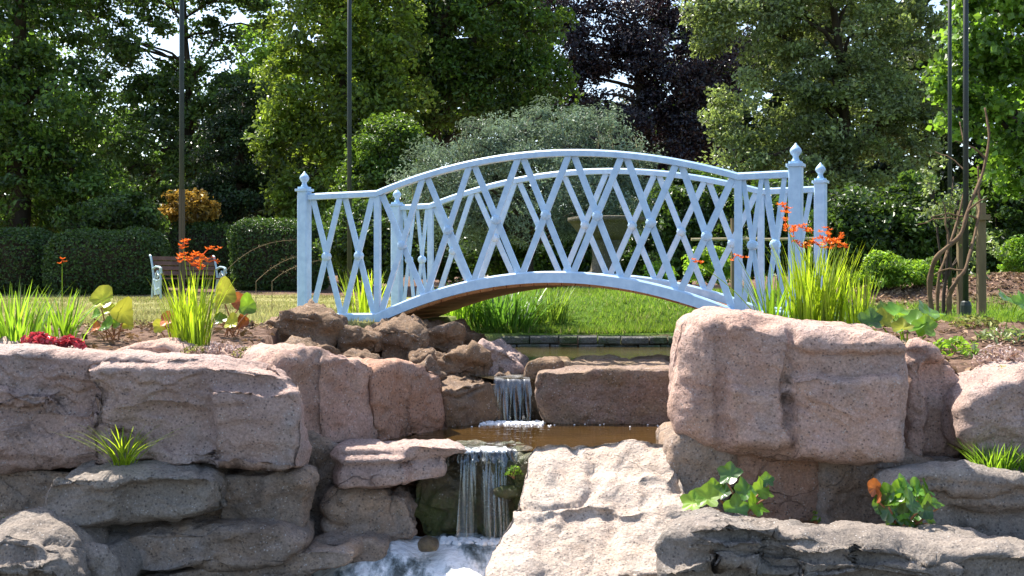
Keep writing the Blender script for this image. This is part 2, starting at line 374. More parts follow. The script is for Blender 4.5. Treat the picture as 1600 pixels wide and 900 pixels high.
idx = np.arange(nx * ny).reshape(ny, nx)
gf = np.stack([idx[:-1, :-1], idx[:-1, 1:], idx[1:, 1:], idx[1:, :-1]], -1).reshape(-1, 4)
XY0 = np.stack([X, Y, 0 * X], -1).reshape(-1, 3)
wob = (fbm(XY0 * 1.1, 21, 3) * .5).reshape(X.shape)
bed_l = (1 - sstep(8.0, 8.5, Y + wob + .15 * np.abs(X + 2.6))) * (X < .2)
bed_r = (1 - sstep(8.6, 9.4, Y + wob * 2)) * (X > .8)
bank = np.exp(-((Y - 14.2) / .9) ** 2) * sstep(3.4, 4.4, X + wob)
under = sstep(24.5, 26, Y + wob * 2)
cut = np.maximum((Z < -.3) * 1.0, (Z < -.22) * (Y > 10) * 1.0)
soil = np.clip(np.maximum.reduce([bed_l, bed_r, bank * 1.6, under, cut]), 0, 1)
dry = np.clip(sstep(.5, -1.2, X) * .9 + .35 * (wob > .1) * sstep(3.5, 5, X), 0, 1)
m, nt, out = newmat('ground_soil_and_lawn'); g = NT(nt); p = g.pos()
sc = g.ramp(g.noise(p, 9, 6, .7), [(.3, (.07, .042, .03)), (.5, (.17, .105, .075)), (.7, (.30, .20, .15))])
gc = g.ramp(g.noise(p, 5, 6, .7), [(.3, (.05, .11, .012)), (.7, (.12, .20, .025))])
dc = g.ramp(g.noise(p, 3, 6, .7), [(.3, (.14, .16, .045)), (.5, (.30, .28, .11)), (.7, (.42, .36, .17))])
c = g.mix(g.attr('dry'), gc, dc); c = g.mix(g.attr('soil'), c, sc)
g.l(g.bsdf(c, .95, .1, g.bump(g.noise(p, 22, 6, .7), .05, .9)), out.inputs[0]); M['ground'] = m
obj('ground', np.stack([X, Y, Z], -1).reshape(-1, 3), gf, M['ground'], attr={'soil': soil.ravel(), 'dry': dry.ravel()}, smooth=True, kind='structure')

def flat_water(name, poly, z, mat, kind='structure', label=None):
    poly = np.asarray(poly, float); n = len(poly)
    c = poly.mean(0); V = [[c[0], c[1], z]] + [[p_[0], p_[1], z] for p_ in poly]
    obj(name, V, np.array([[0, 1 + i, 1 + (i + 1) % n] for i in range(n)]), mat, kind=kind)
flat_water('upper_stream', [(-.40, 8.1), (-.13, 7.53), (.3, 7.5), (1.6, 7.5), (1.75, 9.1), (2.4, 10.0), (4, 10.3), (8.9, 10.5), (8.9, 11.48), (2.2, 11.46), (.9, 11.55), (.1, 11.6), (-.55, 11.2), (-.65, 10)], Z_UP, M['stream'])
flat_water('middle_pool', [(-1.35, 6.2), (-.42, 6.22), (-.02, 6.14), (.2, 6.14), (1.55, 6.14), (1.6, 7.75), (-.1, 7.75), (-.6, 7.4), (-1.1, 6.7)], Z_MID, M['pool'])
flat_water('lower_pool', [(-3.6, 2.0), (3.5, 2.0), (3.5, 5.9), (1.3, 6.3), (-.9, 6.45), (-3.6, 6.4)], Z_LOW, M['lowpool'])

# ------------------------------------------------------------------ rocks
ROCK_N = [0]
def chaikin(p, it=2):
    for c in (.16, .22)[:it]:
        q = np.roll(p, -1, 0); p = np.stack([(1 - c) * p + c * q, c * p + (1 - c) * q], 1).reshape(-1, p.shape[1])
    return p
def rock(label, outl, d, ext, mat, dx=0.0, dy=0.0, amp=.035, mid=.014, bulge=.07, rim=.06, feats=(), group=None, name='boulder', shrink=.93, freq=2.2, res=4.0, strata=0.0, crack=.022):
    """outl: front outline in photo pixels; d: its distance; dx, dy: extra distance per pixel right / down; ext: vector the body runs back along"""
    seed = zlib.crc32(label.encode()) % 9000
    o = chaikin(np.asarray(outl, float), 2)
    seg = np.hypot(*(np.roll(o, -1, 0) - o).T); L = seg.sum(); N = int(np.clip(L / res, 48, 300))
    s = np.concatenate([[0], np.cumsum(seg)]); t = np.arange(N) / N * L; oc = np.vstack([o, o[:1]])
    o = np.stack([np.interp(t, s, oc[:, 0]), np.interp(t, s, oc[:, 1])], 1)
    mn, mx = o.min(0), o.max(0); cen = (mn + mx) / 2 * .5 + o.mean(0) * .5
    def depth(q): return d + dx * (q[:, 0] - cen[0]) + dy * (q[:, 1] - cen[1])
    dv = o - cen; r = np.hypot(dv[:, 0], dv[:, 1]); ppm = F_PX / d; rimp = rim * ppm
    ins = [rimp * f for f in (1.0, .72, .48, .28, .12, .03)]
    dep = [.0, .10, .24, .43, .68, .88]
    K = int(np.clip((np.median(r) - rimp) / res, 5, 44))
    rings = []; ext = np.asarray(ext, float); el = np.linalg.norm(ext); back = unit(ext)
    bd = bulge
    for k in range(1, K + 1):
        f = k / K; rr = np.maximum(r - rimp, r * .35) * f
        rings.append((cen + dv * (rr / r)[:, None], np.full(N, -bd)))
    for i_, dd in zip(ins[1:], dep[1:]):
        rr = np.maximum(r - i_, r * (.35 + .65 * (1 - i_ / rimp)))
        rings.append((cen + dv * (rr / r)[:, None], np.full(N, -bd * (1 - dd))))
    V = []
    c0 = cen[None]; front_n = np.array([0, -1.0, 0])
    V.append(P(0, 0, 1)[None] * 0 + np.array([P(c0[0, 0], c0[0, 1], depth(c0)[0])]) + front_n * bd)
    for q, off in rings:
        dq = depth(q); W3 = np.stack([(q[:, 0] - 800) / F_PX * dq, dq, EYE - (q[:, 1] - HOR) / F_PX * dq], 1)
        V.append(W3 - front_n * off[:, None])
    rimv = np.stack([(o[:, 0] - 800) / F_PX * depth(o), depth(o), EYE - (o[:, 1] - HOR) / F_PX * depth(o)], 1)
    c3 = rimv.mean(0); KB = int(np.clip(el * ppm / (res * 2.2), 4, 24))
    for k in range(KB + 1):
        f = k / KB; sc_ = 1 - (1 - shrink) * f
        V.append(c3 + (rimv - c3) * sc_ + back * el * f)
    for sc_, ff in ((.97, 1.04), (.86, 1.07), (.5, 1.08)):
        V.append(c3 + (rimv - c3) * shrink * sc_ + back * el * ff)
    V.append((c3 + back * el * 1.08)[None])
    nr = len(V) - 2; V = np.concatenate(V)
    i0 = 1 + np.arange(nr)[:, None] * N + np.arange(N)[None]
    Q = np.stack([i0[:-1], np.roll(i0[:-1], -1, 1), np.roll(i0[1:], -1, 1), i0[1:]], -1).reshape(-1, 4)
    T = np.concatenate([np.stack([np.zeros(N, int), np.roll(i0[0], -1), i0[0]], -1), np.stack([np.full(N, len(V) - 1), i0[-1], np.roll(i0[-1], -1)], -1)])
    # relief asked for on the front, in pixel boxes, with wobbling edges
    px = 800 + V[:, 0] / V[:, 1] * F_PX; py = HOR + (EYE - V[:, 2]) / V[:, 1] * F_PX
    wx = fbm(V * 3.5, seed + 1, 4) * 14; wy = fbm(V * 3.5 + 9, seed + 2, 4) * 12
    front = np.zeros(len(V)); front[: 1 + N * (K + 7)] = 1
    fo = np.zeros(len(V))
    for (x0, y0, x1, y1, push, soft) in feats:
        push *= 1.25; soft *= .55
        fo += push * sstep(x0 - soft, x0 + soft, px + wx) * (1 - sstep(x1 - soft, x1 + soft, px + wx)) * sstep(y0 - soft, y0 + soft, py + wy) * (1 - sstep(y1 - soft, y1 + soft, py + wy))
    V[:, 1] -= fo * front
    # normals, then noise
    fa = np.concatenate([Q[:, :3], Q[:, [0, 2, 3]], T]); fn = np.cross(V[fa[:, 1]] - V[fa[:, 0]], V[fa[:, 2]] - V[fa[:, 0]])
    nrm = np.zeros_like(V)
    for k in range(3): np.add.at(nrm, fa[:, k], fn)
    nrm /= np.linalg.norm(nrm, axis=1)[:, None] + 1e-12
    if np.mean((V - V.mean(0) * 1.0) * nrm) < 0: nrm = -nrm; Q = Q[:, ::-1]; T = T[:, ::-1]
    wp = V + .12 * np.stack([fbm(V * 3, seed + 11, 2), fbm(V * 3 + 5, seed + 12, 2), fbm(V * 3 + 8, seed + 13, 2)], 1)
    q_ = (fbm(wp * freq * [1.0, 1.0, 1.5], seed + 21, 3) * 1.6 + .10 * fbm(V * 16, seed + 22, 2)) * 3.0; qf = q_ - np.floor(q_)
    ter = (np.floor(q_) + sstep(.30, .62, qf)) / 3.0
    a = fbm(wp * freq * .8, seed + 3, 2); rid = 1 - np.abs(fbm(wp * freq * 1.7, seed + 4, 3)) * 2.2
    h = amp * .7 * a + amp * 1.15 * ter + amp * .35 * np.clip(rid, -1, 1) + mid * fbm(V * 9, seed + 5, 3) + mid * .3 * fbm(V * 34, seed + 6, 2)
    if strata:
        zz = (V[:, 2] + .06 * fbm(V * 1.6, seed + 8, 2)) / .13; fr = zz - np.floor(zz)
        h += strata * (sstep(0, .25, fr) * (1 - sstep(.55, 1, fr)) - .5)
    ck = fbm(wp * [1.1, 1.1, 2.2] + 3.3, seed + 31, 3); h = h - crack * np.exp(-(ck / .035) ** 2) * sstep(-.1, .25, fbm(V * 1.5, seed + 33, 2))
    h = h - h.mean() - .55 * h.std()
    V = V + nrm * h[:, None]
    org = np.array([V[:, 0].mean(), V[:, 1].mean(), V[:, 2].min()])
    return obj(name, V, [Q, T], M[mat], smooth=True, label=label, cat='rock', group=group, origin=org)

BK = (0, .75, 0)
# left retaining rocks
rock('long broad pink slab with square right end above the tufted ledge', [(-240, 549), (0, 541), (80, 545), (150, 556), (250, 560), (400, 569), (462, 581), (483, 606), (488, 690), (484, 736), (400, 733), (335, 724), (240, 722), (100, 728), (-240, 736)], 5.74, (-.25, .6, .0), 'pinkgrey', feats=[(150, 574, 520, 760, .07, 5), (335, 602, 520, 760, .045, 6), (-120, 612, 92, 640, .05, 7), (-120, 640, 150, 720, .02, 14), (190, 640, 330, 700, -.03, 14)], amp=.04, bulge=.06, rim=.05, shrink=.97)
rock('pale rounded rock showing behind the broad pink slab', [(140, 575), (180, 540), (245, 528), (300, 540), (420, 560), (425, 600), (140, 600)], 6.35, (0, .35, 0), 'pink', amp=.03)
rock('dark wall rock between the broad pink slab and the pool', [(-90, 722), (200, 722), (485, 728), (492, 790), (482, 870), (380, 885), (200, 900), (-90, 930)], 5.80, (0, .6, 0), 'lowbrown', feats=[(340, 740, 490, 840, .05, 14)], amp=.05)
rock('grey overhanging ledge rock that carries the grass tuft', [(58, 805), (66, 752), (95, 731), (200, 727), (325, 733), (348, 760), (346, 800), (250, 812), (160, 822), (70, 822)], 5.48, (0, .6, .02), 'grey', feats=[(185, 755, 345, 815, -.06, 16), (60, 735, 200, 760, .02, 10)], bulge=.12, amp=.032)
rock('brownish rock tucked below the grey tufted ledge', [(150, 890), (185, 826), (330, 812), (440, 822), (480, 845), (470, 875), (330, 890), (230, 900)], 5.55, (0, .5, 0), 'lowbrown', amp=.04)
rock('rounded grey boulder in the corner of the lower pool', [(-80, 845), (0, 822), (70, 830), (105, 862), (118, 940), (-80, 940)], 5.05, (0, .6, 0), 'grey', feats=[(-80, 872, 90, 905, .06, 9)], amp=.05)
rock('small lumpy rock leaning on the rounded corner boulder', [(70, 850), (120, 838), (180, 850), (205, 890), (200, 945), (70, 945)], 5.30, (0, .5, 0), 'grey', amp=.05)
rock('low flat rock shelf at the edge of the lower pool', [(190, 905), (300, 880), (400, 866), (500, 850), (560, 852), (560, 878), (470, 892), (330, 930), (200, 940)], 5.60, (0, .5, -.02), 'lowbrown', amp=.03)
# pink wall along the pool
rock('tall pink wall rock next to the broad slab', [(415, 590), (428, 552), (460, 543), (555, 549), (586, 572), (592, 640), (588, 705), (520, 715), (470, 720), (420, 700)], 6.25, (-.5, .6, 0), 'pink', dx=.0034, feats=[(500, 555, 590, 700, .05, 12), (430, 560, 500, 690, .02, 12)], amp=.04, bulge=.06)
rock('orange pink wall rock standing in the brown pool', [(578, 590), (600, 567), (680, 571), (702, 605), (714, 668), (700, 690), (640, 700), (585, 705)], 6.80, (-.5, .6, 0), 'orange', dx=.005, feats=[(640, 580, 720, 690, .04, 12)], amp=.04, bulge=.05)
rock('dark brown wall rock beside the upper waterfall', [(686, 612), (720, 598), (772, 592), (792, 604), (792, 660), (740, 675), (690, 678)], 7.35, (-.3, .6, 0), 'brown', dx=.004, amp=.05, bulge=.05)
# left shelf of the lower fall
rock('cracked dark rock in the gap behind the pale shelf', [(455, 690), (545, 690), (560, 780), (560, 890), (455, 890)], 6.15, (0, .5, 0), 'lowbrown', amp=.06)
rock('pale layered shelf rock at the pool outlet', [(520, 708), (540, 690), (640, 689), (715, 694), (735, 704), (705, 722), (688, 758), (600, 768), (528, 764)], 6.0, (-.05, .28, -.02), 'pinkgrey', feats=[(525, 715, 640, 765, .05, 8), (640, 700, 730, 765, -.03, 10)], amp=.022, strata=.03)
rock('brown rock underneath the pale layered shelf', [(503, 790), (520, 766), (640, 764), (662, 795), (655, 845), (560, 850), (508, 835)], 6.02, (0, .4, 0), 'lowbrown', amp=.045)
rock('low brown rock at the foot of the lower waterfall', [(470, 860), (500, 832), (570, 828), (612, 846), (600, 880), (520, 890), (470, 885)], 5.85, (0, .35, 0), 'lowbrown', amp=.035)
rock('wet mossy rock face behind the lower waterfall', [(636, 740), (690, 716), (760, 714), (830, 718), (845, 780), (830, 860), (640, 860)], 6.18, (0, .3, 0), 'wet', amp=.09, bulge=.05)
rock('small mossy stone jutting into the lower waterfall', [(768, 764), (785, 759), (812, 762), (815, 775), (790, 780), (772, 776)], 6.05, (0, .2, 0), 'wet', amp=.01, mid=.006, bulge=.03, rim=.03)
rock('dark mossy stone breaking the white rapids', [(652, 848), (668, 842), (684, 850), (684, 862), (656, 862)], 5.75, (0, .12, 0), 'wet', amp=.01, mid=.006, bulge=.03, rim=.03)
rock('green mossy rock between the lower waterfall and the sunlit cream rock', [(794, 730), (808, 712), (850, 706), (870, 730), (865, 800), (845, 860), (805, 850), (800, 775)], 6.12, (.05, .35, 0), 'wet', amp=.04, bulge=.05)
# centre rock, its stone coloured paler for the sun on it
rock('large sunlit cream rock in the middle of the cascade', [(828, 690), (930, 686), (1065, 686), (1075, 760), (1085, 860), (1060, 960), (800, 965), (762, 905), (772, 848), (800, 800), (818, 750)], 5.60, (0, .45, -.65), 'cream', dy=-.0040, feats=[(880, 735, 1060, 790, 0.028, 14), (960, 790, 1080, 900, 0.039, 15), (840, 800, 960, 960, -0.028, 19), (1000, 705, 1060, 740, 0.028, 13), (800, 760, 880, 820, 0.022, 15), (930, 740, 1000, 800, 0.028, 13)], amp=.028, mid=.010, bulge=.06, rim=.12, crack=.03)
# right block group
rock('pink side rock wedged behind the big right block', [(1046, 560), (1056, 505), (1072, 494), (1130, 492), (1130, 680), (1050, 670)], 6.45, (.1, .6, 0), 'pink', amp=.03)
rock('massive pink grey block below the orange crocosmia', [(1050, 620), (1066, 530), (1080, 492), (1100, 486), (1160, 488), (1240, 498), (1320, 513), (1395, 519), (1420, 545), (1420, 640), (1406, 717), (1330, 724), (1200, 713), (1090, 697), (1058, 680), (1047, 655)], 5.85, (.08, .75, .03), 'pink', dx=-.0011, feats=[(1138, 505, 1232, 700, .03, 9), (1245, 500, 1425, 548, .035, 9), (1240, 590, 1405, 715, .055, 9), (1140, 610, 1235, 700, .03, 12), (1050, 500, 1120, 700, .02, 10)], amp=.028, bulge=.09, rim=.10)
rock('pink rock at the right shoulder of the massive block', [(1402, 560), (1428, 528), (1456, 533), (1500, 585), (1528, 608), (1520, 700), (1505, 728), (1410, 728)], 6.02, (.1, .6, 0), 'pink', feats=[(1395, 545, 1452, 556, -.03, 4), (1450, 560, 1530, 730, -.05, 10)], amp=.035)
rock('pink rock below the dried pink plant', [(1506, 650), (1530, 604), (1578, 588), (1600, 566), (1850, 565), (1850, 745), (1510, 735)], 5.75, (0, .6, 0), 'pinkgrey', amp=.045)
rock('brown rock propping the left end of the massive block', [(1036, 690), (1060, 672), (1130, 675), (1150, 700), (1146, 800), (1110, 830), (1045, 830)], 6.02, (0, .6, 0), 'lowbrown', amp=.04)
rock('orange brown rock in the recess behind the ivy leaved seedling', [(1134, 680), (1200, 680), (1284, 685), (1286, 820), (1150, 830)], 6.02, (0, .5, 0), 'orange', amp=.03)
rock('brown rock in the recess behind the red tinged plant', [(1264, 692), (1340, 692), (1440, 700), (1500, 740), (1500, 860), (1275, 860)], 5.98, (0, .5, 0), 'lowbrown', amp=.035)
rock('long grey ledge rock below the green grass tuft', [(1372, 745), (1420, 727), (1500, 730), (1600, 738), (1850, 745), (1850, 870), (1560, 860), (1440, 835), (1380, 790)], 5.50, (0, .6, .02), 'grey', feats=[(1360, 735, 1700, 765, .04, 8), (1500, 790, 1700, 850, -.03, 14)], amp=.05, strata=.012)
rock('long low grey boulder in front of the red tinged plant', [(1016, 880), (1026, 830), (1064, 804), (1110, 796), (1180, 813), (1350, 826), (1500, 839), (1850, 860), (1850, 975), (1020, 975)], 4.75, (.05, .5, -.05), 'grey', feats=[(1090, 812, 1215, 830, .035, 5), (1100, 838, 1190, 885, .05, 6), (1230, 850, 1330, 900, .04, 10), (1030, 880, 1500, 900, .035, 6), (1340, 835, 1700, 870, .03, 8)], amp=.04, bulge=.12, rim=.12)
# back block and upper stream stones
rock('square brown block with a bright top beside the upper waterfall', [(836, 600), (842, 580), (900, 577), (1060, 573), (1080, 580), (1080, 668), (940, 668), (850, 668), (838, 655)], 7.35, (0, .85, .02), 'blockbrown', amp=.02, mid=.014, bulge=.02, rim=.05)
rock('narrow brown rock at the lip of the upper waterfall', [(820, 575), (838, 562), (878, 562), (884, 600), (856, 668), (824, 668)], 7.60, (0, .4, 0), 'brown', amp=.03, bulge=.03, rim=.05)
rock('flat tan stone lying in the upper stream', [(888, 566), (905, 557), (960, 556), (978, 566), (960, 578), (900, 578)], 8.45, (0, .3, 0), 'tan', amp=.02, bulge=.03, rim=.04)
rock('flat tan stone in the upper stream against the massive block', [(985, 566), (1010, 558), (1050, 557), (1075, 566), (1060, 578), (1000, 578)], 8.55, (0, .3, 0), 'tan', amp=.02, bulge=.03, rim=.04)
rock('flat wet slab beside the lip of the upper waterfall', [(838, 568), (860, 560), (890, 562), (900, 575), (880, 585), (845, 585)], 7.85, (0, .3, 0), 'tan', amp=.015, bulge=.03, rim=.04)
# rough stones carrying the bridge
ROUGH = dict(amp=.06, mid=.035, bulge=.05, rim=.045, freq=4.0)
rock('dark brown peaked rock against the bridge post', [(398, 535), (412, 500), (440, 489), (495, 487), (522, 503), (530, 546), (470, 552), (412, 548)], 7.9, (0, .6, 0), 'brown', **ROUGH)
rock('small rounded brown rock right of the peaked rock', [(522, 540), (535, 520), (570, 516), (598, 530), (600, 560), (560, 570), (525, 562)], 7.9, (0, .5, 0), 'brown', **ROUGH)
rock('mossy brown rock under the bridge end', [(582, 530), (600, 510), (650, 508), (672, 525), (670, 570), (630, 582), (590, 575)], 8.1, (0, .6, 0), 'brown', **ROUGH)
rock('long dark rock beneath the landing of the bridge', [(520, 515), (600, 508), (690, 506), (700, 530), (690, 560), (540, 560)], 8.75, (0, .5, 0), 'brown', **ROUGH)
rock('flat topped brown rock beside the arching grass clump', [(658, 520), (690, 503), (725, 508), (742, 530), (735, 552), (690, 556), (662, 548)], 8.5, (0, .5, 0), 'brown', **ROUGH)
rock('crumbly brown rock above the dark wall rock', [(672, 560), (700, 545), (745, 548), (770, 566), (765, 600), (715, 612), (680, 600)], 7.9, (0, .5, 0), 'brown', **ROUGH)
rock('pale brown rock at the head of the upper waterfall', [(738, 555), (765, 538), (800, 545), (817, 565), (815, 592), (770, 596), (742, 585)], 8.0, (0, .5, 0), 'pinkgrey', **ROUGH)
rock('small brown stone behind the flat topped rock', [(718, 530), (735, 518), (757, 520), (764, 536), (750, 548), (722, 546)], 9.0, (0, .3, 0), 'brown', **ROUGH)
rock('squat brown rock between the mossy rock and the pink wall', [(640, 560), (665, 545), (690, 560), (700, 585), (680, 600), (645, 590)], 8.0, (0, .5, 0), 'brown', **ROUGH)

k_ = 0
for (px, py, rx, ry, d, lb) in ((560, 575, 34, 22, 7.4, 'brown stone under the small rounded rock'), (615, 560, 40, 26, 8.35, 'dark stone below the mossy bridge rock'), (655, 545, 26, 20, 8.5, 'small dark stone in the shade of the bridge deck'),
        (700, 575, 34, 22, 8.0, 'brown stone wedged beside the crumbly rock'), (735, 600, 30, 18, 7.7, 'low brown stone beside the upper waterfall'), (665, 590, 30, 20, 7.5, 'brown stone on top of the orange pink wall rock'),
        (785, 600, 22, 18, 7.7, 'wet brown stone at the left lip of the upper waterfall'), (620, 520, 36, 18, 8.7, 'flat stone packed under the bridge landing'), (500, 560, 40, 24, 7.7, 'brown stone between the peaked rock and the pink wall'), (755, 620, 34, 30, 7.7, 'damp brown stone behind the dark wall rock'),
        (700, 530, 26, 18, 8.9, 'tan stone in the shade beside the arching clump'), (450, 560, 44, 26, 7.3, 'brown stone on the bed behind the tall pink wall rock')):
    k_ += 1; a_ = np.linspace(0, 2 * pi, 9)[:-1] + k_
    rock(lb, [(px + rx * cos(t) * rng.uniform(.85, 1.2), py + ry * sin(t) * rng.uniform(.85, 1.2)) for t in a_], d, (0, .45, 0), 'brown', **ROUGH)

# stone edging of the far bank
ed = root('stone_edging', (0.9, 11.5, -.7), 'weathered grey stone edging along the grassy far bank of the stream', 'edging')
b = MB(); beam(b, (-.6, 11.62, -.47), (2.9, 11.50, -.47), .5, .2, (0, 1, 0)); b.build('backing', M['edging'], ed)
for row in range(2):
    x = -.4 + row * .09
    while x < 2.6:
        w = rng.uniform(.16, .34); y = 11.43 - .03 * (x + .4) + rng.uniform(-.025, .02)
        b = MB(); z = -.345 + row * .08
        beam(b, (x + .008, y, z), (x + w - .008, y - .03 * w, z + rng.uniform(-.006, .006)), .075, .12, (0, 1, 0), .012)
        b.build('stone', M['edging'], ed); x += w

# ------------------------------------------------------------------ the bridge
NL = np.array([-1.68, 9.25]); NR = np.array([1.91, 7.694]); FL = np.array([-1.06, 10.54]); FR = np.array([2.41, 8.93])
br = root('footbridge', (*((NL + NR + FL + FR) / 4), 0), 'pale blue arched lattice footbridge spanning the stream', 'bridge')
SIDES = {'near': (NL, NR, .68, 3.525), 'far': (FL, FR, .352, 3.36)}
def side_fn(s):
    A, B, u0, u1 = SIDES[s]; L = np.linalg.norm(B - A); ax = (B - A) / L
    def par(u): t = np.clip((u - (u0 + u1) / 2) / ((u1 - u0) / 2), -1, 1); return 1 - t * t
    zb = lambda u: .015 + .016 * u + .30 * par(u)
    zt = lambda u: 1.000 + .010 * u + .235 * par(u)
    pt = lambda u, z: np.array([*(A + ax * u), z])
    return A, B, u0, u1, L, np.array([*ax, 0]), zb, zt, pt
nrm_side = unit(np.array([*(FL - NL), 0]))
def sweep_u(b, pt, zf, us, h, t, n):
    """a rail of height h and thickness t following z = zf(u)"""
    V = []
    c = [(-t/2, -h/2), (-t/2, h/2 - .012), (-t/2 + .010, h/2), (t/2 - .010, h/2), (t/2, h/2 - .012), (t/2, -h/2)]
    k = len(c)
    for u in us:
        p0 = pt(u, zf(u))
        for y, z in c: V.append(p0 + n * y + np.array([0, 0, z]))
    Q = [[i*k+j, i*k+(j+1) % k, (i+1)*k+(j+1) % k, (i+1)*k+j] for i in range(len(us)-1) for j in range(k)]
    e = (len(us) - 1) * k
    Q += [[0, 3, 2, 1], [0, 5, 4, 3], [e, e+1, e+2, e+3], [e, e+3, e+4, e+5]]
    b.add(V, Q)
for s in ('near', 'far'):
    A, B, u0, u1, L, ax, zb, zt, pt = side_fn(s); n = unit(np.cross(ax, (0, 0, -1)))
    if n[1] < 0: n = -n
    us = np.concatenate([[0.0], np.linspace(u0, u1, 41), [L]])
    b = MB(); sweep_u(b, pt, zt, us, .05, .055, n); b.build('top_rail', M['paint'], br)
    b = MB(); sweep_u(b, pt, zb, us, .085, .05, n); b.build('bottom_rail', M['paint'], br)
    # posts at both ends
    for u in (0.0, L):
        base = pt(u, -.12); z1 = zt(u) + (.012 if s == 'far' and u == 0 else .045)
        b = MB(); beam(b, base, pt(u, z1), .090, .090, n, .010); post = b.build('post', M['paint'], br)
        b = MB(); beam(b, pt(u, z1), pt(u, z1 + .02), .118, .118, n, .01); beam(b, pt(u, z1 + .02), pt(u, z1 + .036), .085, .085, n, .01); b.build('cap', M['paint'], post)
        b = MB(); lathe(b, pt(u, z1 + .034), [(.032, 0), (.026, .010), (.019, .026), (.020, .040), (.031, .052), (.038, .066), (.039, .078), (.033, .091), (.021, .104), (.010, .116), (.003, .128)], 14)
        b.build('finial', M['paint'], post, smooth=True)
    for u in (u0, u1):
        b = MB(); beam(b, pt(u, zb(u) + .03), pt(u, zt(u) - .02), .05, .032, n); b.build('upright', M['paint'], br)
    bays = []
    for a0, a1, k in ((.06, u0 - .02, 2), (u0 + .02, u1 - .02, 7), (u1 + .02, L - .06, 2)):
        e = np.linspace(a0, a1, k + 1); bays += list(zip(e[:-1], e[1:]))
    for (a0, a1) in bays:
        w = min(.047, .10 * (a1 - a0) + .016)
        p00, p01 = pt(a0 + w * .4, zb(a0) + .035), pt(a1 - w * .4, zt(a1) - .022)
        p10, p11 = pt(a1 - w * .4, zb(a1) + .035), pt(a0 + w * .4, zt(a0) - .022)
        b = MB(); beam(b, p00 - n * .009, p01 - n * .009, w, .014, n); b.build('lattice_bar', M['paint'], br)
        b = MB(); beam(b, p10 + n * .009, p11 + n * .009, w, .014, n); b.build('lattice_bar', M['paint'], br)
        # boss where the two bars cross
        d1, d2 = (p01 - p00)[2], (p11 - p10)[2]
        um = (a0 + a1) / 2; zc = (p00[2] + p01[2] + p10[2] + p11[2]) / 4
        c = pt(um, zc); b = MB(); V = []
        for yy, rr in ((-.034, .016), (-.027, .031), (-.012, .038), (.012, .038), (.027, .031), (.034, .016)):
            for j in range(10):
                aa = 2 * pi * j / 10; V.append(c + n * yy + ax * rr * cos(aa) + np.array([0, 0, rr * sin(aa)]))
        Q = [[i*10+j, i*10+(j+1) % 10, (i+1)*10+(j+1) % 10, (i+1)*10+j] for i in range(5) for j in range(10)]
        T = [[0, j + 1, j] for j in range(1, 9)] + [[50, 50 + j, 50 + j + 1] for j in range(1, 9)]
        b.add(V, Q, T); b.build('boss', M['paint'], br)
fn, ff = side_fn('near'), side_fn('far')
def deck_line(t):  # t in 0..1 along the whole deck
    return fn[8](t * fn[4], fn[6](t * fn[4])), ff[8](t * ff[4], ff[6](t * ff[4]))
def u_map(w):      # w 0..1 with landings and arch stretched to fit both sides
    kn = np.interp(w, [0, .14, .86, 1], [0, fn[2], fn[3], fn[4]]); kf = np.interp(w, [0, .14, .86, 1], [0, ff[2], ff[3], ff[4]])
    return fn[8](kn, fn[6](kn)), ff[8](kf, ff[6](kf))
NP = 36
for i in range(NP):
    a0, a1 = u_map((i + .04) / NP), u_map((i + .96) / NP); V = []
    for (q, e) in ((a0, a1),):
        inn = nrm_side * .03
        for dz in (-.062, -.028): V += [q[0] + inn + [0, 0, dz], e[0] + inn + [0, 0, dz], e[1] - inn + [0, 0, dz], q[1] - inn + [0, 0, dz]]
    obj('deck_plank', V, BOXQ, M['wood'], br)

# ------------------------------------------------------------------ falling water
def sheet(name, cols, mat, kind='structure', label=None):
    """cols: list of polylines (left to right), same length each"""
    G = np.asarray(cols, float); a, c = G.shape[:2]; id_ = np.arange(a * c).reshape(a, c)
    f = np.stack([id_[:-1, :-1], id_[1:, :-1], id_[1:, 1:], id_[:-1, 1:]], -1).reshape(-1, 4)
    return obj(name, G.reshape(-1, 3), f, mat, smooth=True, kind=kind)
def fall_cols(px0, px1, d, ztop, zbot, runin, out, n=26, m=14, seed=1, rag=0.0):
    cols = []
    for i in range(n):
        f = i / (n - 1); px = px0 + (px1 - px0) * f; x = (px - 800) / F_PX * d
        r = .02 * sin(i * 1.7 + seed) + .012 * sin(i * 3.9 + seed)
        c = [[x * 1.0, d + runin, ztop + .012], [x, d + runin * .4, ztop + .010]]
        for k in range(m):
            t = k / (m - 1)
            zb_ = zbot - rag * (.5 + .5 * sin(i * 1.1 + seed) * sin(i * .37 + 2 * seed))
            c.append([x + .03 * (f - .5) * t + .012 * sin(i * .9 + 5 * t + seed) * t, d - (out + r) * t ** .6, ztop + .004 - (ztop - zb_) * t ** 1.5])
        cols.append(c)
    return cols
sheet('waterfall', fall_cols(772, 828, 7.50, Z_UP, Z_MID - .03, .35, .07, seed=2), M['fall'])
sheet('waterfall', fall_cols(718, 744, 6.16, Z_MID, -1.12, .22, .08, 18, seed=5), M['fall'])
sheet('waterfall', fall_cols(756, 792, 6.16, Z_MID, -1.12, .22, .12, 22, seed=9), M['fall'])
sheet('waterfall_lip', fall_cols(698, 806, 6.14, Z_MID + .012, Z_MID - .03, .20, .07, 60, 10, seed=3, rag=.05), M['lip'])
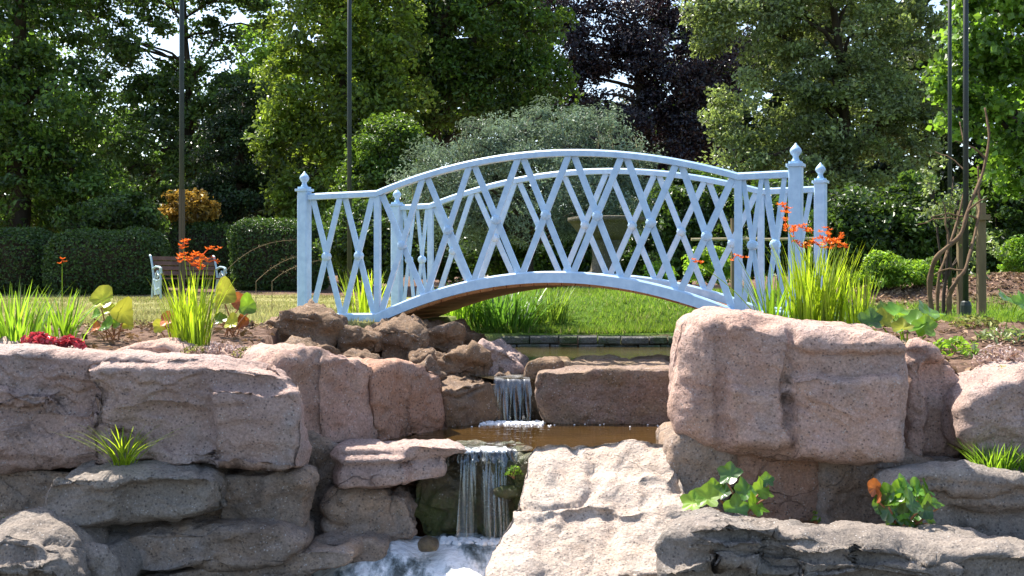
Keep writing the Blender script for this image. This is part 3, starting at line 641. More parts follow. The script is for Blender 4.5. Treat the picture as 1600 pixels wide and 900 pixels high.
# rapids below
cols = []
def casc(px, f):
    return None
xs_ = np.linspace(-1.0, .14, 70); ts = np.linspace(0, 1, 46); G = np.zeros((70, 46, 3))
for i, x in enumerate(xs_):
    for j, t in enumerate(ts):
        y = 6.20 - 1.35 * t; xx = x * (1 - .0 * t) - .32 * t + .02
        left = sstep(-1.0, -.55, np.array([x + .1]))[0]
        z = -1.06 - .02 * (1 - left) - .16 * float(sstep(.12, .62, np.array([t + .22 * (1 - left)]))[0])
        G[i, j] = (xx, y, z)
q = G.reshape(-1, 3); q[:, 2] += .035 * fbm(q * [4.5, 2.2, 1], 61, 4) + .010 * fbm(q * [22, 12, 1], 62, 3)
G = q.reshape(70, 46, 3)
sheet('rapids', G, M['cascade'])
def foam(label_px, d0, d1, z, n, px0, px1, smax=.03):
    b = MB()
    for i in range(n):
        d = rng.uniform(d0, d1); px = rng.uniform(px0, px1); c = np.array([(px - 800) / F_PX * d, d, z]); r = rng.uniform(.006, smax)
        lathe(b, c - [0, 0, r * .3], [(r * .9, 0), (r, r * .35), (r * .7, r * .8), (r * .2, r)], 6)
    return b
foam('', 7.28, 7.44, Z_MID, 170, 748, 850, .020).build('foam', M['foam'], kind='stuff')
foam('', 7.15, 7.32, Z_MID, 26, 700, 1050, .007).build('foam', M['foam'], kind='stuff')
foam('', 5.95, 6.1, -1.06, 150, 690, 800, .022)\
    .build('foam', M['foam'], kind='stuff')
foam('', 6.10, 6.26, Z_MID, 90, 700, 790, .020).build('foam', M['foam'], kind='stuff')
foam('', 5.2, 6.1, -1.19, 160, 380, 620, .014).build('foam', M['foam'], kind='stuff')

# ------------------------------------------------------------------ foliage
def leaf_cloud(cen, nrm, size, asp=.55, fold=.18):
    """diamond leaves: two folded triangles each; returns V, T, n"""
    n = len(cen); r = rng.normal(size=(n, 3)); r -= (r * nrm).sum(1)[:, None] * nrm
    t = r / (np.linalg.norm(r, axis=1)[:, None] + 1e-9); s = np.cross(nrm, t); size = np.broadcast_to(size, n)[:, None]
    a = cen - t * size * .5; c = cen + t * size * .5
    b_ = cen + s * size * asp * .5 + nrm * size * fold; d_ = cen - s * size * asp * .5 + nrm * size * fold
    V = np.stack([a, b_, c, d_], 1).reshape(-1, 3); k = np.arange(n)[:, None] * 4
    return V, np.concatenate([k + [0, 1, 2], k + [0, 2, 3]])
def crown_points(lobes, ncl, per, csize, flat=.6, up=.5, inner=.5, droop=0.0):
    """lobes: (centre, (rx,ry,rz)). Clumps near each lobe's surface, leaves inside each clump."""
    vol = np.array([l[1][0] * l[1][1] * l[1][2] for l in lobes]) ** .667; w = vol / vol.sum()
    cc, cn = [], []
    for (c, r), wi in zip(lobes, w):
        k = max(3, int(round(ncl * wi))); v = rng.normal(size=(k, 3)); v /= np.linalg.norm(v, axis=1)[:, None]
        rad = rng.uniform(inner, 1.0, k) ** .6
        cc.append(c + v * np.asarray(r) * rad[:, None]); cn.append(v)
    cc = np.concatenate(cc); cn = np.concatenate(cn); k = len(cc)
    tone = rng.uniform(-.36, .30, k)  # uneven clump tone, painting lit and shaded clumps into the leaf colour
    sc = csize * rng.uniform(.55, 1.35, k)
    off = rng.normal(size=(k, per, 3)); off /= np.linalg.norm(off, axis=2)[..., None]; off *= rng.uniform(0, 1, (k, per, 1)) ** .45
    pts = cc[:, None] + off * sc[:, None, None] * np.array([1, 1, flat])
    if droop: pts[..., 2] -= droop * (np.hypot(off[..., 0], off[..., 1]) ** 2) * sc[:, None]
    cln = cn * .55 + rng.normal(size=(k, 3)) * .45 + np.array([0, 0, up])
    nr = rng.normal(size=(k, per, 3)) * .62 + cln[:, None]
    nr /= np.linalg.norm(nr, axis=2)[..., None]
    rn = np.clip(.5 + tone[:, None] + rng.normal(size=(k, per)) * .27, 0, 1)
    return pts.reshape(-1, 3), nr.reshape(-1, 3), rn.ravel(), cc
def px_lobes(L, d):
    r = []
    for l in L:
        px, py, rx, rz = l[:4]; dd = l[4] if len(l) > 4 else 0; k = (d + dd) / F_PX
        r.append((P(px, py, d + dd), (rx * k, max(rx, rz * .7) * k * .8, rz * k)))
    return r
def limb(b, p0, p1, r0, r1, sag=.1, n=7):
    t = np.linspace(0, 1, n)[:, None]; p = p0 + (p1 - p0) * t; L = np.linalg.norm(p1 - p0)
    p[:, 2] += sag * L * np.sin(t[:, 0] * pi); p[1:-1] += rng.normal(size=(n - 2, 3)) * .025 * L
    tube(b, p, np.linspace(r0, r1, n), 6)
def tree(name, label, L, d, mat, trunk_px, trunk_w, ncl, per, csize, leaf, group=None, limbs=14, fork=None, asp=.6, cat='tree', bark='bark', **k):
    base = ground_at(trunk_px, d); base[2] = hz(base[0], base[1]) - .1
    t = root(name, base, label, cat, group)
    lobes = px_lobes(L, d); pts, nr, rn, cc = crown_points(lobes, ncl, per, csize, **k)
    keep = pts[:, 2] > base[2] + .12; pts, nr, rn = pts[keep], nr[keep], rn[keep]
    V, T = leaf_cloud(pts, nr, leaf * rng.uniform(.6, 1.25, len(pts)), asp)
    topz = max(c[2] + r[2] * .4 for c, r in lobes); b = MB()
    fk = fork if fork is not None else base[2] + (topz - base[2]) * .35
    n = 9; tt = np.linspace(0, 1, n); ctr = np.mean([c for c, r in lobes], 0)
    tp = np.stack([base[0] + (ctr[0] - base[0]) * tt ** 2 * .6, np.full(n, base[1]), base[2] + (topz - base[2]) * tt], 1)
    tp[1:, :2] += rng.normal(size=(n - 1, 2)) * .03 * trunk_w * 8
    tube(b, tp, trunk_w * (1 - .8 * tt) * np.array([1.35] + [1] * (n - 1)), 9)
    for i in range(limbs):
        tgt = cc[rng.integers(len(cc))]; f = np.clip(np.interp(min(max(fk, tgt[2] - rng.uniform(.3, 1.6)), topz), tp[:, 2], tt), .1, .97)
        p0 = np.array([np.interp(f, tt, tp[:, j]) for j in range(3)]); limb(b, p0, tgt, trunk_w * (1 - .8 * f) * .55, .012 + trunk_w * .06)
    b.build('trunk', M[bark], t, smooth=True)
    obj('crown', V, T, M[mat], t, attr={'rnd': np.repeat(rn, 4)}); return t

# big trees beyond the hedge
tree('broadleaf_tree', 'tall dark broadleaf tree behind the rounded clipped hedges', [(20, 40, 120, 110), (75, 170, 100, 95), (20, 290, 130, 80), (90, -90, 140, 90), (-80, 180, 110, 150), (120, 300, 75, 60), (-20, -120, 140, 100)], 30, 'lf_oak', 30, .34, 430, 130, .60, .16)
tree('spreading_tree', 'loose spreading tree with dark drooping limbs against the white sky', [(235, 225, 95, 65), (330, 150, 75, 50), (290, 300, 130, 50), (170, 250, 60, 90), (385, 170, 55, 75), (250, -45, 130, 55), (360, -10, 60, 30), (165, 60, 40, 60), (240, 150, 40, 30), (140, 20, 40, 60), (215, 70, 30, 35), (315, 45, 30, 20), (275, 115, 45, 18), (190, 130, 35, 40), (350, 70, 30, 25), (240, 40, 30, 25), (410, 20, 30, 25)], 36, 'lf_loose', 300, .2, 380, 95, .55, .17, limbs=34)
tree('yew_tree', 'dense dark yew rising behind the clipped hedge block', [(375, 250, 68, 75), (365, 320, 80, 40), (385, 180, 45, 50), (420, 260, 40, 70)], 33, 'lf_yew', 372, .2, 170, 150, .42, .12, limbs=6, up=.2, inner=.75)
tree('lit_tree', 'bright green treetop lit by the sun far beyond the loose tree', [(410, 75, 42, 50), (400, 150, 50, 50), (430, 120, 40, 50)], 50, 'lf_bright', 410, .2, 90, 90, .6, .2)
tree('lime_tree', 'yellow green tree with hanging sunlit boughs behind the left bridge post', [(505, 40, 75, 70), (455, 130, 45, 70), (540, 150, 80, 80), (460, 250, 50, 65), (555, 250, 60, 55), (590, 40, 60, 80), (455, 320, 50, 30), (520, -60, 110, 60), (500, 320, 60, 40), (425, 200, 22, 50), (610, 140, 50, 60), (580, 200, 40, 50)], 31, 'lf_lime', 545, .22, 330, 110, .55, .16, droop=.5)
tree('dome_bush', 'rounded dark green bush left of the silver shrub', [(610, 240, 58, 55), (600, 290, 70, 50)], 27, 'lf_big', 610, .09, 130, 120, .35, .11, limbs=6, cat='bush', inner=.7)
tree('great_tree', 'great green tree with a thick trunk above the silver shrub', [(640, 0, 110, 70), (760, 40, 125, 90), (690, 110, 90, 45), (825, 130, 65, 75), (868, 165, 40, 45), (600, 95, 60, 45), (740, 165, 90, 35), (720, -90, 190, 90), (640, 180, 40, 30)], 35, 'lf_big', 668, .42, 460, 110, .6, .17, limbs=30, droop=.45)
tree('copper_beech', 'dark purple copper beech behind the crown of the bridge', [(960, 150, 85, 80), (1050, 90, 85, 100), (1010, 220, 120, 55), (885, 90, 45, 75), (1090, 200, 60, 70), (850, 30, 40, 45), (1120, 90, 60, 90), (930, 260, 60, 40), (930, 70, 50, 50), (1000, 30, 60, 45), (900, 10, 40, 30)], 45, 'lf_copper', 1010, .35, 520, 120, .7, .16, limbs=22)
tree('grey_green_tree', 'large pale leaved tree rising behind the right bridge posts', [(1175, 40, 100, 60), (1300, 40, 120, 90), (1200, 170, 100, 65), (1320, 170, 110, 90), (1150, 250, 60, 45), (1240, 270, 100, 60), (1370, 260, 90, 90), (1420, 110, 70, 110), (1120, 10, 60, 40), (1300, -90, 180, 90)], 26, 'lf_grey', 1330, .2, 600, 115, .42, .115, limbs=26)
tree('maple_tree', 'maple with large bright leaves behind the right green poles', [(1565, 40, 80, 80), (1600, 170, 80, 80), (1525, 110, 50, 70), (1595, 260, 55, 45), (1495, 170, 32, 55), (1620, -60, 120, 90), (1480, 110, 25, 30)], 15.5, 'lf_maple', 1640, .12, 240, 55, .27, .10, limbs=16, asp=.9)
tree('silver_shrub', 'wide silver leaved shrub seen over the bridge rail', [(690, 262, 70, 40), (770, 232, 70, 55), (850, 215, 75, 55), (930, 222, 65, 55), (980, 255, 40, 45), (830, 310, 150, 80), (645, 290, 35, 25), (930, 320, 100, 70), (720, 330, 90, 70)], 19, 'lf_silver', 830, .08, 560, 90, .26, .075, limbs=30, asp=.3, cat='shrub', up=.3)
tree('broadleaf_tree', 'tall broadleaf tree at the edge of the lawn beyond the clipped hedges', [(-330, 60, 150, 120), (-430, 160, 130, 120), (-300, -100, 160, 120), (-420, -80, 150, 120), (-260, 180, 60, 60)], 19, 'lf_oak', -380, .28, 150, 110, .6, .16)
# wispy shoots of the silver shrub belong to it
sh = [o for o in bpy.data.objects if o.name.startswith('silver_shrub')][0]
b = MB(); pts = []; nrs = []
for i in range(60):
    px = rng.uniform(640, 1005); py = np.interp(px, [620, 700, 800, 900, 960, 1010], [285, 232, 190, 175, 185, 235]) + rng.uniform(-12, 25)
    p1 = P(px + rng.uniform(-14, 18), py - rng.uniform(0, 14), 19 + rng.uniform(-.6, .6)); p0 = P(px, py + 45, 19.1)
    limb(b, p0, p1, .008, .003, 0, 4)
    for k in range(26):
        f = rng.uniform(.3, 1.05); pts.append(p0 + (p1 - p0) * f + rng.normal(size=3) * .035); nrs.append(unit(rng.normal(size=3)))
b.build('shoots', M['stem'], sh, kind='stuff')
V, T = leaf_cloud(np.array(pts), np.array(nrs), rng.uniform(.05, .09, len(pts)), .3)
obj('shoot_leaves', V, T, M['lf_silver'], sh, attr={'rnd': np.repeat(rng.uniform(.3, 1, len(pts)), 4)})

def bush(label, px, py, rx, rz, d, mat, ncl, per, leaf, csize=None, name='bush', cat='bush', group=None, extra=(), **k):
    L = [(px, py, rx, rz)] + list(extra)
    return tree(name, label, L, d, mat, px, .03, ncl, per, csize or max(.10, rx * d / F_PX * .28), leaf, group, 6, cat=cat, **k)
bush('golden leaved bush peeping over the clipped hedge', 292, 325, 42, 28, 31, 'lf_gold', 60, 45, .13, .22, extra=[(270, 335, 25, 16), (318, 325, 18, 22)])
bush('light green bush behind the rounded clipped hedges', 190, 330, 60, 30, 28.5, 'lf_loose', 80, 80, .13, .3, extra=[(140, 345, 50, 22), (230, 345, 30, 18)])
bush('dark bush behind the right half of the bridge lattice', 1080, 335, 80, 75, 21, 'lf_under', 170, 110, .11, .32, extra=[(1040, 390, 70, 45), (1140, 370, 60, 50)])
bush('leafy dark shrub behind the right bridge posts', 1215, 340, 80, 60, 20, 'lf_under', 170, 110, .11, .3, extra=[(1180, 380, 70, 45), (1270, 390, 60, 40)])
bush('dark undergrowth bush left of the twisted vines', 1400, 370, 90, 55, 18, 'lf_under', 170, 110, .10, .28, extra=[(1330, 350, 60, 60), (1440, 330, 50, 60), (1340, 395, 60, 35)])
bush('dark undergrowth bush behind the right green poles', 1560, 350, 90, 70, 18, 'lf_under', 180, 110, .10, .28, extra=[(1600, 400, 60, 40), (1500, 395, 50, 35)])
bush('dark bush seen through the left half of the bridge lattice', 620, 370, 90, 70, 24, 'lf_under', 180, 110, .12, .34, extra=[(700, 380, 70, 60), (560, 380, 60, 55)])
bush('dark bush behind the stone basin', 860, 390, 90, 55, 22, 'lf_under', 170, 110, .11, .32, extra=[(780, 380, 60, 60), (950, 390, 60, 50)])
bush('fresh green low bush on the leaf litter bank', 1384, 418, 34, 20, 14.0, 'lf_fresh', 70, 60, .055, .12, extra=[(1360, 432, 22, 12), (1405, 432, 24, 12), (1384, 438, 36, 9), (1372, 405, 12, 12)])
bush('small fresh green bush beside the twisted vines', 1436, 424, 24, 13, 14.2, 'lf_fresh', 50, 60, .05, .10, extra=[(1440, 436, 30, 8), (1452, 415, 10, 10)])
bush('yellow green low bush behind the bridge lattice', 1110, 415, 36, 26, 15, 'lf_fresh', 50, 60, .06, .12)
bush('fresh green bush at the far end of the litter bank', 1590, 400, 28, 30, 15.2, 'lf_fresh', 50, 60, .06, .11)
bush('low green plant beside the stone basin', 1030, 430, 22, 18, 15.5, 'lf_fresh', 30, 50, .06, .10)
bush('pale green climbing shoots around the wooden props', 1470, 300, 30, 60, 11.2, 'lf_grey', 34, 22, .055, .14, extra=[(1540, 390, 26, 50), (1500, 350, 20, 60)])

# far wood, one mass
L = []
for px in range(-260, 1900, 60):
    for py, rr in ((410, 75), (330, 75), (255, 70), (190, 65), (130, 60), (65, 60), (0, 60)):
        if 90 < px < 500 and py < (180 if px < 180 or px > 330 else 200): continue
        if 840 < px < 1040 and py < 140: continue
        L.append((px + rng.uniform(-25, 25), py + rng.uniform(-20, 20), rr, rr * .7, rng.uniform(-4, 6)))
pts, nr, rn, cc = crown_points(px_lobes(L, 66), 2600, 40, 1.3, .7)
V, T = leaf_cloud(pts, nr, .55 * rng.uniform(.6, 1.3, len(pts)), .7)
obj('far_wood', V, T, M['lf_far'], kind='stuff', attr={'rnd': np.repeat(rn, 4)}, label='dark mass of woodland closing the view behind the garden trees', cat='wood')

# clipped hedges
def hedge(label, px0, px1, py_top, d, depth, rnd=.35, n=16000, leaf=.075):
    x0, x1 = (px0 - 800) / F_PX * d, (px1 - 800) / F_PX * d; zg = hz((x0 + x1) / 2, d) - .08; zt_ = EYE - (py_top - HOR) / F_PX * d
    h = root('clipped_hedge', ((x0 + x1) / 2, d + depth / 2, zg), label, 'hedge', None)
    c = np.array([(x0 + x1) / 2, d + depth / 2, (zg + zt_) / 2]); hs = np.array([(x1 - x0) / 2, depth / 2, (zt_ - zg) / 2])
    # points on a rounded box
    v = rng.uniform(-1, 1, (n, 3)); ar = np.array([hs[1] * hs[2], hs[0] * hs[2], hs[0] * hs[1]]); f = rng.choice(3, n, p=ar / ar.sum())
    sg = np.sign(rng.uniform(-1, 1, n)); v[np.arange(n), f] = sg; p = v * hs
    core = np.clip(p, -(hs - rnd), hs - rnd); dn = p - core; ln = np.linalg.norm(dn, axis=1)[:, None] + 1e-9; nn = dn / ln
    p = core + nn * rnd; p += nn * (.10 * fbm((p + c) * 1.3, 71, 3) + rng.normal(size=n) * .03)[:, None]
    pts = p + c; nr = nn * .7 + rng.normal(size=(n, 3)) * .55 + [0, 0, .15]; nr /= np.linalg.norm(nr, axis=1)[:, None]
    ok = pts[:, 2] > zg; pts, nr = pts[ok], nr[ok]
    V, T = leaf_cloud(pts, nr, leaf * rng.uniform(.6, 1.3, len(pts)), .6)
    obj('foliage', V, T, M['lf_hedge'], h, attr={'rnd': np.repeat(np.clip(rng.normal(.5, .22, len(pts)), 0, 1), 4)})
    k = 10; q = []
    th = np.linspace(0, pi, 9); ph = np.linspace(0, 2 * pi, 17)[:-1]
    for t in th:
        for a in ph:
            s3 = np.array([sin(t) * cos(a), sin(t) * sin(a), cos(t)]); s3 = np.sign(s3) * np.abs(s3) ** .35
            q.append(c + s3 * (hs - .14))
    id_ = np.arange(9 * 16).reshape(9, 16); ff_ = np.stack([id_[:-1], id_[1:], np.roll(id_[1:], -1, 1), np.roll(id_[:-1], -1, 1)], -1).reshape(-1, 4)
    obj('dark_core', q, ff_, M['bark'], h, smooth=True)  # added solid dark core, stands in for the shade inside the hedge
hedge('rounded clipped hedge block left of the bench', 60, 240, 360, 25.6, 1.7, .55, n=17000)
hedge('clipped hedge block below the tall dark broadleaf tree', -160, 62, 357, 26.4, 1.6, .5, n=17000)
hedge('shaded clipped hedge directly behind the bench', 215, 362, 350, 30.5, 1.3, n=15000)
hedge('square clipped hedge block right of the bench', 354, 500, 342, 27.5, 1.6, .5, n=18000)

# ------------------------------------------------------------------ lawn
def blades(name, region, n, hgt, mat, wid=.006):
    pts = region(n); n = len(pts); z = height(pts[:, 0][None], pts[:, 1][None])[0]
    a = rng.uniform(0, 2 * pi, n); sc_ = hgt * rng.uniform(.5, 1.3, n) * (1 + .6 * vnoise(np.stack([pts[:, 0] * 1.5, pts[:, 1] * 1.5, 0 * z], 1), 31))
    w = wid * rng.uniform(.7, 1.4, n) * np.maximum(1, pts[:, 1] / 12); dirx, diry = np.cos(a), np.sin(a); ln = rng.normal(size=(n, 2)) * .45
    p0 = np.stack([pts[:, 0] - dirx * w, pts[:, 1] - diry * w, z - .01], 1); p1 = np.stack([pts[:, 0] + dirx * w, pts[:, 1] + diry * w, z - .01], 1)
    p2 = np.stack([pts[:, 0] + ln[:, 0] * sc_, pts[:, 1] + ln[:, 1] * sc_, z + sc_], 1)
    V = np.stack([p0, p1, p2], 1).reshape(-1, 3); rn = np.clip(.5 + .5 * fbm(np.stack([pts[:, 0], pts[:, 1], 0 * z], 1) * 1.2, 33, 3) + rng.normal(size=n) * .2, 0, 1)
    obj(name, V, np.arange(3 * n).reshape(-1, 3), M[mat], kind='stuff', attr={'rnd': np.repeat(rn, 3)})
def reg_bank(n):
    p = np.stack([rng.uniform(-.9, 3.6, n), 11.5 + rng.uniform(0, 1, n) ** 1.6 * 5.5], 1); return p[sdist(UP, p[:, 0], p[:, 1]) > .06]
def reg_left(n):
    d = 7.9 + rng.uniform(0, 1, n) ** 1.5 * 18; px = rng.uniform(-60, 620, n); p = np.stack([(px - 800) / F_PX * d, d], 1)
    return p[(sdist(UP, p[:, 0], p[:, 1]) > .15) & (p[:, 1] + .15 * np.abs(p[:, 0] + 2.6) > 8.2)]
def reg_right(n):
    d = 8.8 + rng.uniform(0, 1, n) ** 1.3 * 5; px = rng.uniform(1180, 1680, n); p = np.stack([(px - 800) / F_PX * d, d], 1)
    return p[(sdist(UP, p[:, 0], p[:, 1]) > .1) & (np.abs(p[:, 1] - 14.2) > .8) & (vnoise(np.stack([p[:, 0] * 2, p[:, 1] * 2, 0 * d], 1), 41) > -.25)]
blades('bank_grass', reg_bank, 42000, .06, 'grass')
blades('lawn_grass', reg_left, 44000, .035, 'drygrass')
blades('lawn_grass_green', reg_left, 2500, .035, 'grass')
blades('bank_dry_grass', reg_bank, 6000, .05, 'drygrass')
blades('meadow_grass', reg_right, 22000, .05, 'grass')
def litter(name, n, reg):
    pts = reg(n); n = len(pts); z = height(pts[:, 0][None], pts[:, 1][None])[0]
    nr = rng.normal(size=(n, 3)) * .4 + [0, 0, 1]; nr /= np.linalg.norm(nr, axis=1)[:, None]
    V, T = leaf_cloud(np.stack([pts[:, 0], pts[:, 1], z + .012], 1), nr, rng.uniform(.02, .07, n), .6)
    obj(name, V, T, M['litter'], kind='stuff', attr={'rnd': np.repeat(rng.uniform(0, 1, n), 4)})
def reg_bed(n):
    d = rng.uniform(6.15, 8.6, n); px = rng.uniform(-60, 1680, n); p = np.stack([(px - 800) / F_PX * d, d], 1)
    return p[((px < 560) | (px > 1130)) & (sdist(UP, p[:, 0], p[:, 1]) > .05) & (p[:, 1] > front_edge(p[:, 0]) + .06)]
litter('bed_leaf_litter', 3600, reg_bed)
litter('bank_leaf_litter', 5200, lambda n: np.stack([rng.uniform(3.7, 8.5, n), 14.1 + rng.normal(size=n) * .5], 1))

# ------------------------------------------------------------------ plants
def blade_strip(b, base, az, h, lean, w, a=None, seg=5, bend=1.6):
    t = np.linspace(0, 1, seg + 1); dirv = np.array([cos(az), sin(az), 0]); s = np.array([-sin(az), cos(az), 0])
    V = []
    for q in t:
        c = base + dirv * lean * h * q ** bend + np.array([0, 0, h * (q - .12 * lean * q ** 3)])
        ww = w * (1 - q ** 2.2) * (.65 + .35 * min(1, q * 4)) + .0006
        V += [c - s * ww / 2, c + s * ww / 2]
    b.add(V, [[2*i, 2*i+1, 2*i+3, 2*i+2] for i in range(seg)], a=rng.uniform(0, 1) if a is None else a)
def clump(b, base, n, h, spread, lean, w, jitter=.35):
    for i in range(n):
        r = spread * rng.uniform(0, 1) ** .6; az = rng.uniform(0, 2 * pi); p = base + np.array([cos(az) * r, sin(az) * r * .7, -.02])
        blade_strip(b, p, az + rng.normal() * .7, h * rng.uniform(1 - jitter, 1.0), lean * rng.uniform(.2, 1.2), w * rng.uniform(.7, 1.2))
def gp(px, d, dz=0): p = ground_at(px, d); p[2] = hz(p[0], p[1]) + dz; return p
def blade_plant(name, label, px, d, n, h, spread, lean, w, mat, cat='plant', group=None, base=None, jitter=.35):
    p = gp(px, d) if base is None else np.asarray(base); r = root(name, p, label, cat, group); b = MB(); clump(b, p, n, h, spread, lean, w, jitter); b.build('foliage', M[mat], r); return r, p
def flower_spray(r, p0, tip, n=9, size=.023):
    b = MB(); t = np.linspace(0, 1, 7)[:, None]; pts = p0 + (tip - p0) * t; pts[:, 2] += .05 * np.sin(t[:, 0] * pi); tube(b, pts, np.linspace(.0035, .0018, 7), 5)
    sp = b.build('flower_stem', M['bl_croc'], r)
    b = MB(); az = rng.uniform(0, 2 * pi); dv = np.array([cos(az), .4 * sin(az), .0])
    tube(b, [tip + dv * (i - n * .35) * .017 + np.array([0, 0, .012 * sin(i * 1.3) + .006 * i]) for i in range(n)], .003, 4)
    for i in range(n):
        c = tip + dv * (i - n * .35) * .017 + np.array([0, 0, .012 * sin(i * 1.3) + .006 * i]) + rng.normal(size=3) * .009
        for k in range(6):
            a = 2 * pi * k / 6 + i; o = np.array([cos(a), sin(a) * .8, .55 + .3 * sin(2 * a)]); o = unit(o); s = unit(np.cross(o, (0, .3, 1)))
            L_ = size * rng.uniform(.7, 1.2)
            b.add([c, c + o * L_ * .55 + s * L_ * .24, c + o * L_, c + o * L_ * .55 - s * L_ * .24], T=[[0, 1, 2], [0, 2, 3]], a=rng.uniform())
    b.build('flower_spray', M['flower'], r)
# left bed
blade_plant('iris_clump', 'tall green sword leaved clump above the end of the broad pink slab', 18, 6.35, 90, .50, .13, .42, .017, 'bl_iris')
blade_plant('iris_clump', 'shorter green sword leaved clump behind the red leaved plant', 92, 6.75, 55, .38, .13, .75, .015, 'bl_iris')
r, p = blade_plant('crocosmia_plant', 'upright crocosmia with orange flowers in front of the bench', 298, 6.6, 110, .50, .11, .34, .014, 'bl_croc')
for px, py in ((286, 388), (302, 418), (316, 400), (325, 412), (296, 410), (312, 422)): flower_spray(r, p + rng.normal(size=3) * [.04, .03, 0], P(px, py, 6.7 + rng.uniform(-.1, .1)), 10)
# disc leaves
def disc_leaf(r, base, tip, nrm, size, mat, lobes=0, wav=.12, stem='redstem', asp=1.0, a=None, cup=.2, point=0.0):
    """rounded leaf of about 30 triangles on a stalk"""
    nrm = unit(unit(nrm) + rng.normal(size=3) * .28); up = np.array([0, 0, 1.0]); t = unit(up - nrm * (up @ nrm)) if abs(nrm[2]) < .95 else np.array([0, 1., 0]); s = np.cross(nrm, t); V = [tip - t * size * .38]
    N = 20
    for ring in (.5, 1.0):
        for j in range(N):
            aa = 2 * pi * j / N; rr = ring * size * .5 * (1 + wav * sin(aa * 3 + size * 900) * .6 + .05 * sin(aa * 6 + size * 700) * ring + lobes * cos(aa * 5) * .16) * (1 + point * max(0, cos(aa)) ** 3)
            if abs(aa - pi) < .17: rr *= .85
            V.append(tip + t * rr * cos(aa) + s * rr * sin(aa) * asp + nrm * (cup * size * ring ** 2 * (.5 + .5 * sin(aa * 2 + 1)) + .03 * size * sin(aa * 7)))
    V[0] = tip + nrm * -.02 * size
    T = [[0, 1 + j, 1 + (j + 1) % N] for j in range(N)]; Q = [[1 + j, 1 + N + j, 1 + N + (j + 1) % N, 1 + (j + 1) % N] for j in range(N)]
    b = MB(); b.add(V, Q, T, a=rng.uniform() if a is None else a); b.A[-1] = np.clip(b.A[-1] * .6 + .2 + np.concatenate([[.3], np.full(N, .12), np.full(N, -.1)]) + rng.normal(size=1 + 2 * N) * .12, 0, 1); lf = b.build('leaf', M[mat], r, smooth=True)
    b = MB(); tt = np.linspace(0, 1, 6)[:, None]; e = tip - t * size * .40; pts = base + (e - base) * tt; pts[:, 2] += .02 * np.sin(tt[:, 0] * pi); tube(b, pts, .0045, 5); b.build('stalk', M[stem], r)
    return lf
def disc_plant(name, label, px, d, leaves, stem='redstem', base=None, cat='plant', **k):
    p = gp(px, d) if base is None else np.asarray(base); r = root(name, p, label, cat)
    for (lx, ly, dd, size, nrm, mat) in leaves: disc_leaf(r, p + rng.normal(size=3) * [.02, .015, 0], P(lx, ly, d + dd), nrm, size, mat, stem=stem, **k)
    return r
disc_plant('bergenia_plant', 'pair of round yellow green leaves between the sword leaved clumps', 172, 6.8, [(160, 468, 0, .15, (-.1, -1, .25), 'lf_round'), (192, 488, -.05, .15, (.25, -1, .2), 'lf_round'), (170, 483, .05, .09, (.1, -1, .4), 'lf_round'), (150, 492, .05, .07, (-.3, -1, .4), 'lf_round_g'), (182, 505, .02, .08, (.1, -1, .5), 'lf_round_g'), (166, 510, -.04, .10, (-.2, -1, .7), 'lf_round_g'), (200, 508, 0, .08, (.4, -1, .6), 'lf_round'), (150, 512, .05, .07, (-.4, -.8, .8), 'lf_orange')], asp=.88, point=.2, wav=.22)
disc_plant('bergenia_plant', 'yellowing round leaved plant right of the orange crocosmia', 362, 7.0, [(352, 460, 0, .155, (.1, -1, .2), 'lf_round'), (387, 478, -.05, .12, (.3, -1, .3), 'lf_round_g'), (372, 472, .08, .11, (.6, -1, .2), 'lf_orange'), (345, 500, 0, .09, (0, -1, .4), 'lf_round_g'), (362, 505, -.05, .10, (.2, -1, .7), 'lf_round'), (340, 485, .04, .09, (-.4, -1, .3), 'lf_round'), (380, 505, .0, .09, (.5, -1, .6), 'lf_orange')], asp=.86, point=.22, wav=.22)
disc_plant('fading_plant', 'small orange tinged plant at the foot of the crocosmia', 262, 6.8, [(262, 500, 0, .11, (-.3, -1, .3), 'lf_orange'), (272, 512, -.03, .09, (.1, -1, .6), 'lf_round'), (250, 510, .03, .09, (-.4, -1, .6), 'lf_round')])
def mound(name, label, px, d, w, h, n, leaf, mat, base=None, cat='plant', asp=.7, up=.3, group=None):
    p = gp(px, d) if base is None else np.asarray(base); r = root(name, p, label, cat, group); v = rng.normal(size=(n, 3)); v /= np.linalg.norm(v, axis=1)[:, None]; v[:, 2] = np.abs(v[:, 2])
    pts = p + v * np.array([w / 2, w * .35, h]) * (rng.uniform(.35, 1.05, n) ** .5)[:, None]; nr = v * .6 + rng.normal(size=(n, 3)) * .6 + [0, -.1, up]; nr /= np.linalg.norm(nr, axis=1)[:, None]
    V, T = leaf_cloud(pts, nr, leaf * rng.uniform(.6, 1.3, n), asp); obj('foliage', V, T, M[mat], r, attr={'rnd': np.repeat(rng.uniform(0, 1, n), 4)})
    b = MB()
    for i in range(8): limb(b, p - [0, 0, .02], pts[rng.integers(n)], .004, .002, .05, 4)
    b.build('stems', M['redstem'], r); return r
mound('heuchera_plant', 'low crimson leaved plant on the top edge of the broad pink slab', 62, 6.0, .20, .06, 190, .034, 'red', base=P(60, 538, 6.0), asp=.9)
mound('heuchera_plant', 'crimson leaved plant beside the shorter sword leaved clump', 108, 6.05, .15, .05, 150, .034, 'red', base=P(108, 541, 6.05), asp=.9)
mound('sedum_plant', 'faded pink plant behind the broad pink slab', 345, 6.25, .30, .09, 260, .028, 'pinkdry', base=P(345, 558, 6.3), asp=.5)
mound('sedum_plant', 'olive green low plant next to the faded pink one', 388, 6.3, .22, .07, 220, .025, 'olive', base=P(390, 562, 6.3), asp=.4)
mound('sedum_plant', 'small olive plant on the pale rounded rock', 310, 6.2, .16, .045, 110, .025, 'olive', base=P(305, 552, 6.3), asp=.4)
